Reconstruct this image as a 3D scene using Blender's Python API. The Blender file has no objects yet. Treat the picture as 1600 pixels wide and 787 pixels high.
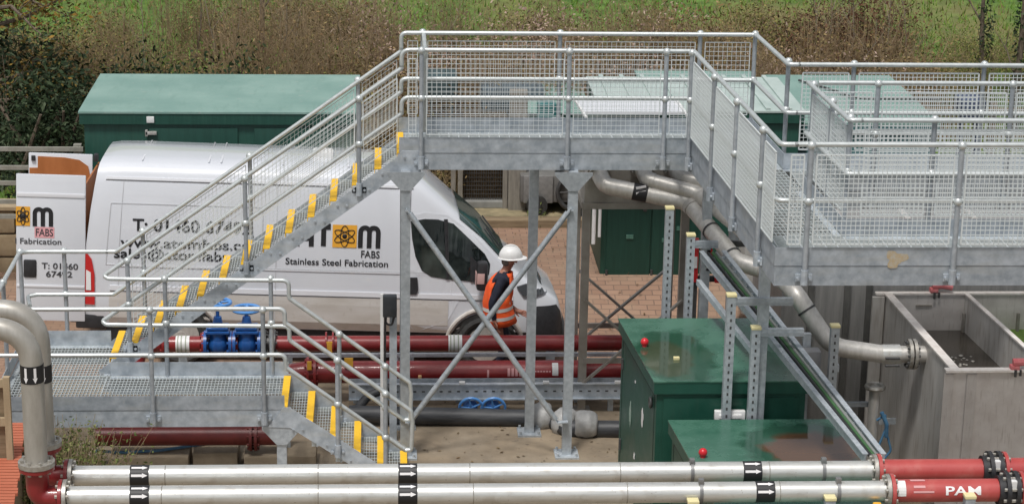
import bpy, bmesh, math, random
from mathutils import Vector, Matrix, noise
random.seed(7)
C = bpy.context.scene.collection
SC = bpy.context.scene
R = math.radians
# ------------------------------------------------------------------ camera
H, FPX = 8.9, 3400.0
PITCH, YAW, ROLL = R(16.6), R(3.6), R(1.0)
FW = Vector((math.sin(YAW)*math.cos(PITCH), math.cos(YAW)*math.cos(PITCH), -math.sin(PITCH)))
RT = Vector((math.cos(YAW), -math.sin(YAW), 0))
UP = RT.cross(FW)
RT2 = RT*math.cos(ROLL) + UP*math.sin(ROLL)
UP2 = UP*math.cos(ROLL) - RT*math.sin(ROLL)
cd = bpy.data.cameras.new('camera'); cam = bpy.data.objects.new('camera', cd); C.objects.link(cam)
cd.sensor_width = 36; cd.lens = FPX/1600*36; cd.clip_end = 600; cd.clip_start = 0.2
cam.matrix_world = Matrix(((RT2.x, UP2.x, -FW.x, 0), (RT2.y, UP2.y, -FW.y, 0), (RT2.z, UP2.z, -FW.z, H), (0, 0, 0, 1)))
SC.camera = cam
# ------------------------------------------------------------------ light
w = bpy.data.worlds.new('World'); SC.world = w; w.use_nodes = True
nt = w.node_tree; bg = nt.nodes['Background']
sky = nt.nodes.new('ShaderNodeTexSky'); sky.sky_type = 'NISHITA'; sky.sun_disc = False
SUN_EL, SUN_AZ = R(66), R(205)
sky.sun_elevation = SUN_EL; sky.sun_rotation = SUN_AZ; sky.air_density = 1.0; sky.dust_density = 3.0; sky.ozone_density = 1.0
hs = nt.nodes.new('ShaderNodeHueSaturation'); hs.inputs['Saturation'].default_value = 0.28
nt.links.new(sky.outputs[0], hs.inputs['Color']); nt.links.new(hs.outputs[0], bg.inputs[0])
bg.inputs[1].default_value = 0.098
sd = bpy.data.lights.new('sun', 'SUN'); sd.energy = 1.95; sd.angle = R(10); sd.color = (1, .97, .93)
so = bpy.data.objects.new('sun', sd); C.objects.link(so)
sdir = Vector((math.sin(SUN_AZ)*math.cos(SUN_EL), math.cos(SUN_AZ)*math.cos(SUN_EL), math.sin(SUN_EL)))
so.rotation_euler = sdir.to_track_quat('Z', 'Y').to_euler(); so.location = (0, 0, 40)
SC.view_settings.view_transform = 'Standard'; SC.view_settings.look = 'None'
SC.view_settings.exposure = 0.32; SC.view_settings.gamma = 1.0
# ------------------------------------------------------------------ projection helpers (pixel of the photograph -> point on a real plane)
O = Vector((0, 0, H))
def ray(x, y): return FW + RT2*((x-800)/FPX) + UP2*((393.5-y)/FPX)
def aY(x, y, Y): d = ray(x, y); return O + d*(Y/d.y)
def aZ(x, y, Z): d = ray(x, y); return O + d*((Z-H)/d.z)
# ------------------------------------------------------------------ materials
MATS = {}
def mat(name, c1, c2=None, scale=6.0, rough=.6, metal=0.0, bump=0.0, detail=6, coat=0.0, stretch=None, lo=.35, hi=.65, rvar=0.0, spec=None):
    if name in MATS: return MATS[name]
    m = bpy.data.materials.new(name); m.use_nodes = True; n = m.node_tree.nodes; l = m.node_tree.links
    b = n['Principled BSDF']; b.inputs['Roughness'].default_value = rough; b.inputs['Metallic'].default_value = metal
    b.inputs['Coat Weight'].default_value = coat
    if spec is not None: b.inputs['Specular IOR Level'].default_value = spec
    c1 = (*c1, 1); b.inputs['Base Color'].default_value = c1
    if c2 is not None or bump:
        tc = n.new('ShaderNodeTexCoord'); mp = n.new('ShaderNodeMapping')
        if stretch: mp.inputs['Scale'].default_value = stretch
        l.new(tc.outputs['Object'], mp.inputs['Vector'])
        nz = n.new('ShaderNodeTexNoise'); nz.inputs['Scale'].default_value = scale; nz.inputs['Detail'].default_value = detail; nz.inputs['Roughness'].default_value = .62
        l.new(mp.outputs[0], nz.inputs['Vector'])
        if c2 is not None:
            cr = n.new('ShaderNodeValToRGB'); cr.color_ramp.elements[0].position = lo; cr.color_ramp.elements[1].position = hi
            cr.color_ramp.elements[0].color = c1; cr.color_ramp.elements[1].color = (*c2, 1)
            l.new(nz.outputs['Fac'], cr.inputs[0]); l.new(cr.outputs[0], b.inputs['Base Color'])
        if rvar:
            mr = n.new('ShaderNodeMapRange'); mr.inputs['To Min'].default_value = max(0.02, rough-rvar); mr.inputs['To Max'].default_value = min(1, rough+rvar)
            mr.inputs['From Min'].default_value = .3; mr.inputs['From Max'].default_value = .7
            l.new(nz.outputs['Fac'], mr.inputs['Value']); l.new(mr.outputs[0], b.inputs['Roughness'])
        if bump:
            bp = n.new('ShaderNodeBump'); bp.inputs['Strength'].default_value = bump; bp.inputs['Distance'].default_value = .02
            l.new(nz.outputs['Fac'], bp.inputs['Height']); l.new(bp.outputs[0], b.inputs['Normal'])
    MATS[name] = m; return m
def add_mix(m, scale, col, lo, hi, detail=8, stretch=None, amount=1.0, kind='noise'):
    """a second layer of stain with its own shape over the base colour"""
    n = m.node_tree.nodes; l = m.node_tree.links; b = n['Principled BSDF']
    tc = n.new('ShaderNodeTexCoord'); mp = n.new('ShaderNodeMapping')
    if stretch: mp.inputs['Scale'].default_value = stretch
    l.new(tc.outputs['Object'], mp.inputs['Vector'])
    nz = n.new('ShaderNodeTexNoise'); nz.inputs['Scale'].default_value = scale; nz.inputs['Detail'].default_value = detail
    l.new(mp.outputs[0], nz.inputs['Vector'])
    mr = n.new('ShaderNodeMapRange'); mr.inputs['From Min'].default_value = lo; mr.inputs['From Max'].default_value = hi; mr.inputs['To Max'].default_value = amount
    l.new(nz.outputs['Fac'], mr.inputs['Value'])
    mx = n.new('ShaderNodeMix'); mx.data_type = 'RGBA'
    l.new(mr.outputs[0], mx.inputs['Factor']); mx.inputs['B'].default_value = (*col, 1)
    src = b.inputs['Base Color']
    if src.is_linked: l.new(src.links[0].from_socket, mx.inputs['A'])
    else: mx.inputs['A'].default_value = src.default_value
    l.new(mx.outputs['Result'], src); return m
def vary(m, lo=.82, hi=1.14):
    """every separate piece of steel has its own tone"""
    n = m.node_tree.nodes; l = m.node_tree.links; b = n['Principled BSDF']; oi = n.new('ShaderNodeObjectInfo'); mr = n.new('ShaderNodeMapRange'); mr.inputs['To Min'].default_value = lo; mr.inputs['To Max'].default_value = hi
    l.new(oi.outputs['Random'], mr.inputs['Value']); mx = n.new('ShaderNodeMix'); mx.data_type = 'RGBA'; mx.blend_type = 'MULTIPLY'; mx.inputs['Factor'].default_value = 1
    l.new(b.inputs['Base Color'].links[0].from_socket, mx.inputs['A']); l.new(mr.outputs[0], mx.inputs['B']); l.new(mx.outputs['Result'], b.inputs['Base Color'])
def wet_patch(m, spots):
    """shallow rain puddles lying on a lid: (cx, cy, rx, ry, colour, amount)"""
    n = m.node_tree.nodes; l = m.node_tree.links; b = n['Principled BSDF']; g = n.new('ShaderNodeNewGeometry'); nz = n.new('ShaderNodeTexNoise'); nz.inputs['Scale'].default_value = 4.5; nz.inputs['Detail'].default_value = 7; l.new(g.outputs['Position'], nz.inputs['Vector'])
    for cx, cy, rx, ry, col, amt in spots:
        sb = n.new('ShaderNodeVectorMath'); sb.operation = 'SUBTRACT'; l.new(g.outputs['Position'], sb.inputs[0]); sb.inputs[1].default_value = (cx, cy, 0)
        dv = n.new('ShaderNodeVectorMath'); dv.operation = 'MULTIPLY'; l.new(sb.outputs[0], dv.inputs[0]); dv.inputs[1].default_value = (1/rx, 1/ry, 0)
        ln = n.new('ShaderNodeVectorMath'); ln.operation = 'LENGTH'; l.new(dv.outputs[0], ln.inputs[0])
        ad = n.new('ShaderNodeMath'); ad.operation = 'MULTIPLY_ADD'; l.new(nz.outputs['Fac'], ad.inputs[0]); ad.inputs[1].default_value = .75; l.new(ln.outputs['Value'], ad.inputs[2])
        mr = n.new('ShaderNodeMapRange'); mr.inputs['From Min'].default_value = 1.42; mr.inputs['From Max'].default_value = 1.22; mr.inputs['To Max'].default_value = amt; l.new(ad.outputs[0], mr.inputs['Value'])
        mx = n.new('ShaderNodeMix'); mx.data_type = 'RGBA'; l.new(mr.outputs[0], mx.inputs['Factor']); l.new(b.inputs['Base Color'].links[0].from_socket, mx.inputs['A']); mx.inputs['B'].default_value = (*col, 1); l.new(mx.outputs['Result'], b.inputs['Base Color'])
        mf = n.new('ShaderNodeMix'); mf.data_type = 'FLOAT'; l.new(mr.outputs[0], mf.inputs['Factor'])
        r = b.inputs['Roughness']
        if r.is_linked: l.new(r.links[0].from_socket, mf.inputs['A'])
        else: mf.inputs['A'].default_value = r.default_value
        mf.inputs['B'].default_value = .05; l.new(mf.outputs['Result'], r)
def island(name, cols, rough=.8, transl=0.0):
    """leaf material: each leaf takes its own colour"""
    m = bpy.data.materials.new(name); m.use_nodes = True; n = m.node_tree.nodes; l = m.node_tree.links
    b = n['Principled BSDF']; b.inputs['Roughness'].default_value = rough; b.inputs['Specular IOR Level'].default_value = .25
    g = n.new('ShaderNodeNewGeometry'); cr = n.new('ShaderNodeValToRGB')
    e = cr.color_ramp.elements
    while len(e) < len(cols): e.new(.5)
    for i, c in enumerate(cols): e[i].position = i/(len(cols)-1); e[i].color = (*c, 1)
    l.new(g.outputs['Random Per Island'], cr.inputs[0]); l.new(cr.outputs[0], b.inputs['Base Color'])
    MATS[name] = m; return m
galv = mat('galvanised_steel', (.36, .40, .435), (.50, .54, .57), 22, .5, .35, .05, rvar=.12)
add_mix(galv, 3.2, (.30, .32, .33), .5, .75, amount=.55)
galvtube = mat('galvanised_tube', (.52, .555, .55), (.64, .67, .665), 14, .36, .45)
galvpost = mat('galvanised_post_shaded', (.34, .375, .41), (.46, .495, .53), 16, .45, .4)  # same steel as the rails, darkened for the weaker light on uprights
galvpl = mat('galvanised_plate', (.33, .375, .42), (.52, .565, .61), 9, .5, .3, .06, detail=10, rvar=.12)
add_mix(galvpl, 30, (.50, .52, .53), .62, .72, amount=.5, stretch=(1, 1, .25))
add_mix(galvpl, 2.0, (.44, .43, .38), .5, .8, amount=.5, stretch=(1, 1, 5))
grate = mat('galvanised_grating', (.48, .53, .535), (.62, .66, .665), 20, .5, .3)
wire = mat('galvanised_wire', (.66, .70, .70), None, rough=.45, metal=.1)
yellow = mat('yellow_nosing', (.90, .55, .02), (.84, .48, .025), 18, .55)
add_mix(yellow, 30, (.35, .22, .06), .6, .85, amount=.35)
steelp = mat('stainless_pipe', (.60, .60, .57), (.70, .70, .67), 5, .34, .55, .02, stretch=(1, 6, 6))
add_mix(steelp, 9, (.40, .36, .30), .55, .75, amount=.5)
add_mix(steelp, 45, (.30, .26, .21), .66, .74, amount=.7)
steelm = mat('dull_stainless', (.47, .455, .42), (.58, .56, .53), 8, .45, .45, .03, stretch=(3, 3, 1))
add_mix(steelm, 14, (.62, .60, .57), .62, .75, amount=.35)
flangem = mat('flange_steel', (.50, .49, .45), (.34, .31, .27), 22, .45, .6)
tankm = mat('tank_plate', (.54, .52, .49), (.62, .60, .57), 3.0, .5, .12, .04, stretch=(2, 2, .7), rvar=.1)
add_mix(tankm, 5, (.26, .21, .165), .5, .78, amount=.65, stretch=(4, 4, .6))
tankw = mat('tank_plate_warm', (.54, .505, .48), (.64, .61, .58), 6, .55, .3, .05, rvar=.1)
add_mix(tankw, 9, (.25, .2, .165), .58, .8, amount=.55, stretch=(5, 5, .5))
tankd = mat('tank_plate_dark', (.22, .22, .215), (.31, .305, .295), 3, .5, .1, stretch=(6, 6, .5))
rimm = mat('tank_rim', (.80, .76, .72), (.66, .60, .55), 12, .5, .0)
brownst = mat('weathered_stainless', (.28, .255, .225), (.38, .36, .325), 4, .45, .45, .03)
darkm = mat('dark_steel', (.055, .055, .055), (.09, .09, .09), 10, .5, .3)
blackm = mat('black_plastic', (.018, .018, .02), (.03, .03, .033), 20, .5)
rubber = mat('black_rubber', (.02, .02, .02), (.045, .045, .042), 10, .75)
blackpipe = mat('black_polythene', (.022, .024, .028), (.06, .062, .066), 7, .5, stretch=(.4, 3, 3))
redp = mat('red_iron_pipe', (.20, .012, .014), (.26, .022, .022), 6, .38, coat=.25, bump=.03)
add_mix(redp, 5, (.17, .06, .045), .6, .85, amount=.6)
redb = mat('bright_red_pipe', (.40, .055, .052), (.46, .08, .072), 4, .36, coat=.25, bump=.03)
add_mix(redb, 8, (.5, .19, .16), .55, .8, amount=.55)
add_mix(redb, 40, (.22, .04, .035), .66, .72, amount=.8)
redshade = mat('shaded_red_pipe', (.10, .010, .010), (.15, .016, .014), 5, .42)  # red pipe under the landing, its shade mixed into the base colour
bluem = mat('blue_enamel', (.012, .07, .27), (.02, .11, .36), 10, .32, coat=.3)
bluel = mat('light_blue_enamel', (.07, .24, .60), (.12, .33, .70), 12, .35, coat=.2)
bluehose = mat('blue_hose', (.05, .15, .28), (.09, .22, .36), 12, .45)
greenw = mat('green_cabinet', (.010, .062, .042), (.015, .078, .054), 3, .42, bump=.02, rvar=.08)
greenk = mat('green_kiosk_wall', (.009, .055, .038), (.014, .072, .052), 5, .5, stretch=(5, 5, .4))
add_mix(greenk, 6, (.035, .085, .06), .56, .8, amount=.6, stretch=(4, 4, .35))
add_mix(greenw, 5, (.03, .075, .055), .56, .8, amount=.6, stretch=(4, 4, .35))
greenkd = mat('green_kiosk_door', (.007, .048, .034), (.011, .062, .045), 5, .5, stretch=(5, 5, .4))
paler = mat('faded_roof_sky_tint', (.16, .285, .245), (.235, .36, .315), 1.2, .5, bump=.02, rvar=.1, detail=9)  # green lid paled by fading and algae, plus sky reflection painted in
add_mix(paler, 3.5, (.15, .26, .22), .55, .8, amount=.75, stretch=(3, .5, 1))
add_mix(paler, 11, (.30, .36, .32), .62, .74, amount=.6)
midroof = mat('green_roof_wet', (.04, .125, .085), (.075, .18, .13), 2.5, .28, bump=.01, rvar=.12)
greyroof = mat('grey_green_roof', (.36, .44, .41), (.45, .53, .50), 2, .5)
whitem = mat('white_paint', (.74, .75, .78), (.71, .72, .75), 2, .28, coat=.6)
dirtw = mat('van_paint', (.67, .69, .73), (.64, .66, .70), 1.5, .25, coat=.7)
whitep = mat('white_plastic', (.78, .78, .77), (.70, .70, .69), 9, .45)
insul = mat('insulation_wrap', (.34, .34, .33), (.50, .50, .49), 8, .55, .2, .6)
glass = mat('dark_glass', (.012, .018, .018), None, rough=.06)
wsglass = mat('windscreen_glass', (.03, .065, .06), None, rough=.07)
redlens = mat('red_lens', (.50, .012, .015), None, rough=.2, coat=.5)
plyw = mat('brown_ply', (.34, .115, .03), (.42, .15, .045), 7, .5, stretch=(1, 1, .3))
orangev = mat('orange_fabric', (.95, .14, .025), (.80, .085, .015), 9, .75, bump=.6)
reflect = mat('reflective_tape', (.68, .68, .65), None, rough=.4)
navy = mat('navy_cloth', (.010, .013, .028), (.022, .026, .045), 14, .85, bump=.2)
skinm = mat('skin', (.42, .20, .14), (.36, .16, .11), 12, .55)
hairm = mat('grey_hair', (.10, .08, .065), (.22, .19, .17), 40, .8)
inkm = mat('black_lettering', (.014, .014, .016), None, rough=.5)
greyink = mat('grey_lettering', (.05, .05, .055), None, rough=.5)
pinkm = mat('pink_panel', (.72, .36, .38), None, rough=.5)
logoy = mat('amber_panel', (.78, .38, .035), None, rough=.5)
whitei = mat('white_lettering', (.80, .78, .78), None, rough=.5)
pinki = mat('pale_pink_lettering', (.62, .32, .32), None, rough=.5)
concb = mat('concrete_block', (.36, .29, .205), (.25, .20, .14), 5, .85, bump=.25)
timber = mat('sleeper_timber', (.17, .125, .075), (.28, .21, .13), 5, .85, bump=.3, stretch=(.5, 4, 4))
greytimber = mat('grey_timber', (.19, .175, .15), (.27, .25, .215), 7, .8, bump=.2, stretch=(3, 3, .5))
paltimber = mat('pale_timber', (.42, .33, .21), (.34, .26, .16), 7, .75, stretch=(3, 3, .5))
terra = mat('salmon_boards', (.50, .155, .085), (.42, .115, .06), 6, .75, bump=.15, stretch=(.7, 5, 5))
ambertag = mat('amber_tag', (.78, .42, .05), None, rough=.5)
capy = mat('pale_yellow_cap', (.74, .66, .36), None, rough=.5)
redplastic = mat('red_plastic', (.62, .03, .035), (.52, .025, .03), 8, .4)
redknob = mat('red_knob', (.60, .02, .03), None, rough=.3)
pinkcl = mat('pink_red_plastic', (.55, .12, .13), (.62, .22, .22), 12, .5)
barkm = mat('bark', (.10, .075, .05), (.17, .135, .10), 14, .9, bump=.5, stretch=(4, 4, .6))
bark2 = mat('pale_bark', (.24, .20, .14), (.16, .13, .09), 14, .9)
fencem = mat('fence_rail', (.21, .205, .17), (.29, .28, .24), 9, .7)
stonew = mat('stone_block', (.38, .30, .19), (.27, .20, .12), 5, .9, bump=.4)
waterm = mat('murky_water', (.05, .043, .035), (.07, .06, .048), 4, .12, bump=.03)
algae = mat('green_algae', (.10, .19, .03), (.17, .26, .05), 20, .8, bump=.3)

for m_ in (galv, galvpl, galvpost, steelm, tankw): vary(m_)
# ------------------------------------------------------------------ mesh builder
class MB:
    def __init__(s): s.v = []; s.f = []; s.mi = []
    def add(s, vs, fs, mi=0):
        o = len(s.v); s.v += [Vector(v) for v in vs]
        for f in fs: s.f.append(tuple(i+o for i in f)); s.mi.append(mi)
        return s
    def box(s, c, size, rot=None, mi=0):
        hx, hy, hz = size[0]/2, size[1]/2, size[2]/2
        vs = [Vector((x, y, z)) for x in (-hx, hx) for y in (-hy, hy) for z in (-hz, hz)]
        if rot is not None: vs = [rot @ v for v in vs]
        c = Vector(c)
        return s.add([v+c for v in vs], [(0, 1, 3, 2), (4, 6, 7, 5), (0, 4, 5, 1), (2, 3, 7, 6), (0, 2, 6, 4), (1, 5, 7, 3)], mi)
    def mm(s, a, b, mi=0):
        a = Vector(a); b = Vector(b); return s.box((a+b)/2, [abs(b[i]-a[i]) for i in range(3)], None, mi)
    def bbox(s, c, size, bev=.01, rot=None, mi=0):
        """box with chamfered edges"""
        bm = bmesh.new(); bmesh.ops.create_cube(bm, size=1)
        for v in bm.verts: v.co = Vector((v.co.x*size[0], v.co.y*size[1], v.co.z*size[2]))
        bmesh.ops.bevel(bm, geom=bm.edges[:], offset=bev, segments=2, affect='EDGES', profile=.6)
        bm.verts.index_update()
        vs = [v.co.copy() for v in bm.verts]
        if rot is not None: vs = [rot @ v for v in vs]
        c = Vector(c); s.add([v+c for v in vs], [tuple(v.index for v in f.verts) for f in bm.faces], mi); bm.free(); return s
    def bar(s, p, q, w, h, up=(0, 0, 1), mi=0, caps=True):
        p = Vector(p); q = Vector(q); d = (q-p).normalized(); up = Vector(up)
        a = d.cross(up)
        if a.length < 1e-4: a = d.cross(Vector((0, 1, 0)))
        a.normalize(); b = a.cross(d).normalized()
        vs = []
        for e in (p, q):
            for i, j in ((-1, -1), (1, -1), (1, 1), (-1, 1)): vs.append(e+a*(i*w/2)+b*(j*h/2))
        fs = [(0, 1, 5, 4), (1, 2, 6, 5), (2, 3, 7, 6), (3, 0, 4, 7)]
        if caps: fs += [(3, 2, 1, 0), (4, 5, 6, 7)]
        return s.add(vs, fs, mi)
    def tube(s, pts, r, n=10, mi=0, caps=True, closed=False):
        pts = [Vector(p) for p in pts]; k = len(pts)
        rs = r if isinstance(r, (list, tuple)) else [r]*k
        tang = []
        for i in range(k):
            if closed: a, b = pts[i-1], pts[(i+1) % k]
            else: a, b = pts[max(0, i-1)], pts[min(k-1, i+1)]
            tang.append((b-a).normalized())
        t0 = tang[0]; ref = Vector((0, 0, 1)) if abs(t0.z) < .9 else Vector((0, 1, 0))
        u = (ref - t0*ref.dot(t0)).normalized(); vs = []
        for i in range(k):
            t = tang[i]; u = (u - t*u.dot(t))
            u = u.normalized() if u.length > 1e-6 else t.orthogonal().normalized()
            v = t.cross(u)
            for j in range(n):
                an = 2*math.pi*j/n; vs.append(pts[i]+(u*math.cos(an)+v*math.sin(an))*rs[i])
        fs = []
        for i in range(k if closed else k-1):
            i2 = (i+1) % k
            for j in range(n): fs.append((i*n+j, i*n+(j+1) % n, i2*n+(j+1) % n, i2*n+j))
        if caps and not closed: fs += [tuple(range(n-1, -1, -1)), tuple((k-1)*n+j for j in range(n))]
        return s.add(vs, fs, mi)
    def cyl(s, p, q, r, r2=None, n=14, mi=0): return s.tube([p, q], [r, r if r2 is None else r2], n, mi)
    def ball(s, c, r, n=10, m=6, sc=(1, 1, 1), mi=0):
        c = Vector(c); vs = []; fs = []
        for i in range(m+1):
            th = math.pi*i/m
            for j in range(n):
                ph = 2*math.pi*j/n
                vs.append(c+Vector((math.sin(th)*math.cos(ph)*r*sc[0], math.sin(th)*math.sin(ph)*r*sc[1], math.cos(th)*r*sc[2])))
        for i in range(m):
            for j in range(n): fs.append((i*n+j, (i+1)*n+j, (i+1)*n+(j+1) % n, i*n+(j+1) % n))
        return s.add(vs, fs, mi)
    def torus(s, c, axis, R0, r, n=24, m=8, mi=0):
        axis = Vector(axis).normalized(); u = axis.orthogonal().normalized(); v = axis.cross(u); c = Vector(c)
        return s.tube([c+(u*math.cos(2*math.pi*i/n)+v*math.sin(2*math.pi*i/n))*R0 for i in range(n)], r, m, mi, closed=True)
    def prism(s, poly, vec, mi=0):
        """planar polygon (3D points) pushed along vec"""
        poly = [Vector(p) for p in poly]; vec = Vector(vec); n = len(poly)
        return s.add(poly+[p+vec for p in poly], [tuple(range(n-1, -1, -1)), tuple(range(n, 2*n))]+[(i, (i+1) % n, n+(i+1) % n, n+i) for i in range(n)], mi)
    def build(s, name, mats, parent=None, smooth=False, ang=35, label=None, local=False):
        me = bpy.data.meshes.new(name)
        vs = s.v
        if parent is not None and not local:
            o = Vector(parent['_o']) if '_o' in parent else Vector((0, 0, 0)); vs = [v-o for v in vs]; loc = (0, 0, 0); wo = o
        elif parent is None and not local:
            mn = Vector((min(v.x for v in vs), min(v.y for v in vs), min(v.z for v in vs))); mx = Vector((max(v.x for v in vs), max(v.y for v in vs), 0))
            loc = Vector(((mn.x+mx.x)/2, (mn.y+mx.y)/2, mn.z)); vs = [v-loc for v in vs]; wo = loc
        else: loc = (0, 0, 0); wo = Vector((0, 0, 0))
        me.from_pydata([tuple(v) for v in vs], [], s.f)
        if not isinstance(mats, (list, tuple)): mats = [mats]
        for m in mats: me.materials.append(m)
        me.polygons.foreach_set('material_index', s.mi)
        bm = bmesh.new(); bm.from_mesh(me); bmesh.ops.recalc_face_normals(bm, faces=bm.faces[:]); bm.to_mesh(me); bm.free()
        if smooth:
            me.polygons.foreach_set('use_smooth', [True]*len(me.polygons)); me.set_sharp_from_angle(angle=R(ang))
        ob = bpy.data.objects.new(name, me); C.objects.link(ob); ob.location = loc
        if parent is not None: ob.parent = parent
        ob['_o'] = tuple(wo)
        if label: ob['label'] = label
        return ob
def fillet(pts, r, n=5):
    pts = [Vector(p) for p in pts]; out = [pts[0]]
    for i in range(1, len(pts)-1):
        a, b, c = pts[i-1], pts[i], pts[i+1]; d1 = (a-b); d2 = (c-b)
        l1, l2 = d1.length, d2.length; d1.normalize(); d2.normalize()
        an = d1.angle(d2)
        if an > math.pi-.02: out.append(b); continue
        rr = r[i] if isinstance(r, (list, tuple)) else r
        t = min(rr/math.tan(an/2), l1*.49, l2*.49)
        p, q = b+d1*t, b+d2*t
        for k in range(n+1):
            x = k/n; out.append(p*(1-x)**2 + b*2*x*(1-x) + q*x*x)
    out.append(pts[-1]); return out
def tag(o, label=None, cat=None, group=None, kind=None):
    if label: o['label'] = label
    if cat: o['category'] = cat
    if group: o['group'] = group
    if kind: o['kind'] = kind
    return o
def thing(name, label, cat, loc, group=None, rotz=0):
    o = bpy.data.objects.new(name, None); C.objects.link(o); o.location = loc; o.rotation_euler = (0, 0, rotz)
    o['_o'] = tuple(loc); o.empty_display_size = .2
    return tag(o, label, cat, group)
def copy_thing(o, loc, label=None, rz=0, sc=None):
    c = o.copy(); C.objects.link(c); c.location = loc; c.rotation_euler = (0, 0, rz)
    if sc is not None: c.scale = (sc, sc, sc) if isinstance(sc, (int, float)) else sc
    if label: c['label'] = label
    for ch in o.children:
        d = ch.copy(); C.objects.link(d); d.parent = c
        for g in ch.children:
            e = g.copy(); C.objects.link(e); e.parent = d
    return c
V = Vector
# ================================================================== SETTING
def sheet(name, x0, x1, y0, y1, z, m, nx=1, ny=1, zf=None):
    mb = MB(); vs = []; fs = []
    for j in range(ny+1):
        for i in range(nx+1):
            x = x0+(x1-x0)*i/nx; y = y0+(y1-y0)*j/ny; vs.append((x, y, z if zf is None else zf(x, y)))
    for j in range(ny):
        for i in range(nx): a = j*(nx+1)+i; fs.append((a, a+1, a+nx+2, a+nx+1))
    mb.add(vs, fs); o = mb.build(name, m, smooth=zf is not None, ang=80); o['kind'] = 'structure'; return o
YZ = -0.17                       # the yard lies one kerb below the slab
concm = mat('slab_concrete', (.31, .245, .17), (.165, .13, .09), 1.7, .88, bump=.12, detail=10)
add_mix(concm, 9, (.10, .075, .055), .64, .72, amount=.8)
add_mix(concm, 1.6, (.34, .285, .215), .5, .7, amount=.5)
add_mix(concm, 26, (.09, .07, .05), .68, .73, amount=.8)
farm = mat('far_ground', (.07, .09, .03), (.16, .13, .07), .6, .95, bump=.3)
sheet('ground', -160, 160, -25, 260, -1.2, farm)
# brick paving
def brick_mat():
    m = bpy.data.materials.new('brick_paving'); m.use_nodes = True; n = m.node_tree.nodes; l = m.node_tree.links; b = n['Principled BSDF']
    tc = n.new('ShaderNodeTexCoord'); br = n.new('ShaderNodeTexBrick'); l.new(tc.outputs['Object'], br.inputs['Vector'])
    br.inputs['Scale'].default_value = 1; br.inputs['Brick Width'].default_value = .21; br.inputs['Row Height'].default_value = .11; br.inputs['Mortar Size'].default_value = .008
    br.inputs['Color1'].default_value = (.33, .205, .14, 1); br.inputs['Color2'].default_value = (.25, .15, .10, 1); br.inputs['Mortar'].default_value = (.17, .11, .08, 1)
    nz = n.new('ShaderNodeTexNoise'); nz.inputs['Scale'].default_value = 1.3; nz.inputs['Detail'].default_value = 9; l.new(tc.outputs['Object'], nz.inputs['Vector'])
    mr = n.new('ShaderNodeMapRange'); mr.inputs['From Min'].default_value = .45; mr.inputs['From Max'].default_value = .7; mr.inputs['To Max'].default_value = .75; l.new(nz.outputs['Fac'], mr.inputs['Value'])
    mx = n.new('ShaderNodeMix'); mx.data_type = 'RGBA'; l.new(mr.outputs[0], mx.inputs['Factor']); l.new(br.outputs['Color'], mx.inputs['A']); mx.inputs['B'].default_value = (.31, .22, .15, 1)
    l.new(mx.outputs['Result'], b.inputs['Base Color']); b.inputs['Roughness'].default_value = .8
    bp = n.new('ShaderNodeBump'); bp.inputs['Strength'].default_value = .4; bp.inputs['Distance'].default_value = .01; l.new(br.outputs['Fac'], bp.inputs['Height']); bp.invert = True
    l.new(bp.outputs[0], b.inputs['Normal']); return m
def yz(x, y):
    a = -.29-.034*(x-2.2)-.05*(min(y, 27.6)-25.5); t = max(0, min(1, (y-27.6)/1.2)); return min(-.02, a*(1-t)-.05*t)
sheet('brick_yard', -14, 20, 24.45, 31.4, 0, brick_mat(), 17, 28, yz)
sl = MB(); sl.mm((-16, 4, -.30), (20, 24.5, 0)); tag(sl.build('concrete_slab', concm), kind='structure')
# the bank beyond the site
def bankz(x, y):
    t = max(0, y-32.2); return (-.35 if y < 31.95 else YZ) + min(t, 3)*.03 + max(0, t-1)*.135 + .25*noise.noise(V((x*.15, y*.15, 1.3)))*min(1, t/3)
def bank_mat():
    m = bpy.data.materials.new('grass_bank'); m.use_nodes = True; n = m.node_tree.nodes; l = m.node_tree.links; b = n['Principled BSDF']
    tc = n.new('ShaderNodeTexCoord')
    n1 = n.new('ShaderNodeTexNoise'); n1.inputs['Scale'].default_value = .35; n1.inputs['Detail'].default_value = 6; l.new(tc.outputs['Object'], n1.inputs['Vector'])
    n2 = n.new('ShaderNodeTexNoise'); n2.inputs['Scale'].default_value = 5; n2.inputs['Detail'].default_value = 8; l.new(tc.outputs['Object'], n2.inputs['Vector'])
    c1 = n.new('ShaderNodeValToRGB'); c1.color_ramp.elements[0].color = (.05, .098, .014, 1); c1.color_ramp.elements[1].color = (.115, .205, .035, 1); c1.color_ramp.elements[0].position = .35; c1.color_ramp.elements[1].position = .68
    l.new(n2.outputs['Fac'], c1.inputs[0])
    c2 = n.new('ShaderNodeValToRGB'); c2.color_ramp.elements[0].position = .47; c2.color_ramp.elements[1].position = .62; c2.color_ramp.elements[0].color = (0, 0, 0, 1); c2.color_ramp.elements[1].color = (.7, .7, .7, 1)
    l.new(n1.outputs['Fac'], c2.inputs[0])
    mx = n.new('ShaderNodeMix'); mx.data_type = 'RGBA'; l.new(c2.outputs[0], mx.inputs['Factor']); l.new(c1.outputs[0], mx.inputs['A']); mx.inputs['B'].default_value = (.19, .15, .065, 1)
    l.new(mx.outputs['Result'], b.inputs['Base Color']); b.inputs['Roughness'].default_value = .95
    bp = n.new('ShaderNodeBump'); bp.inputs['Strength'].default_value = .6; bp.inputs['Distance'].default_value = .08; l.new(n2.outputs['Fac'], bp.inputs['Height']); l.new(bp.outputs[0], b.inputs['Normal']); return m
sheet('grassy_bank', -45, 55, 31.9, 110, 0, bank_mat(), 120, 90, bankz)
exec_parts = []
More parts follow.
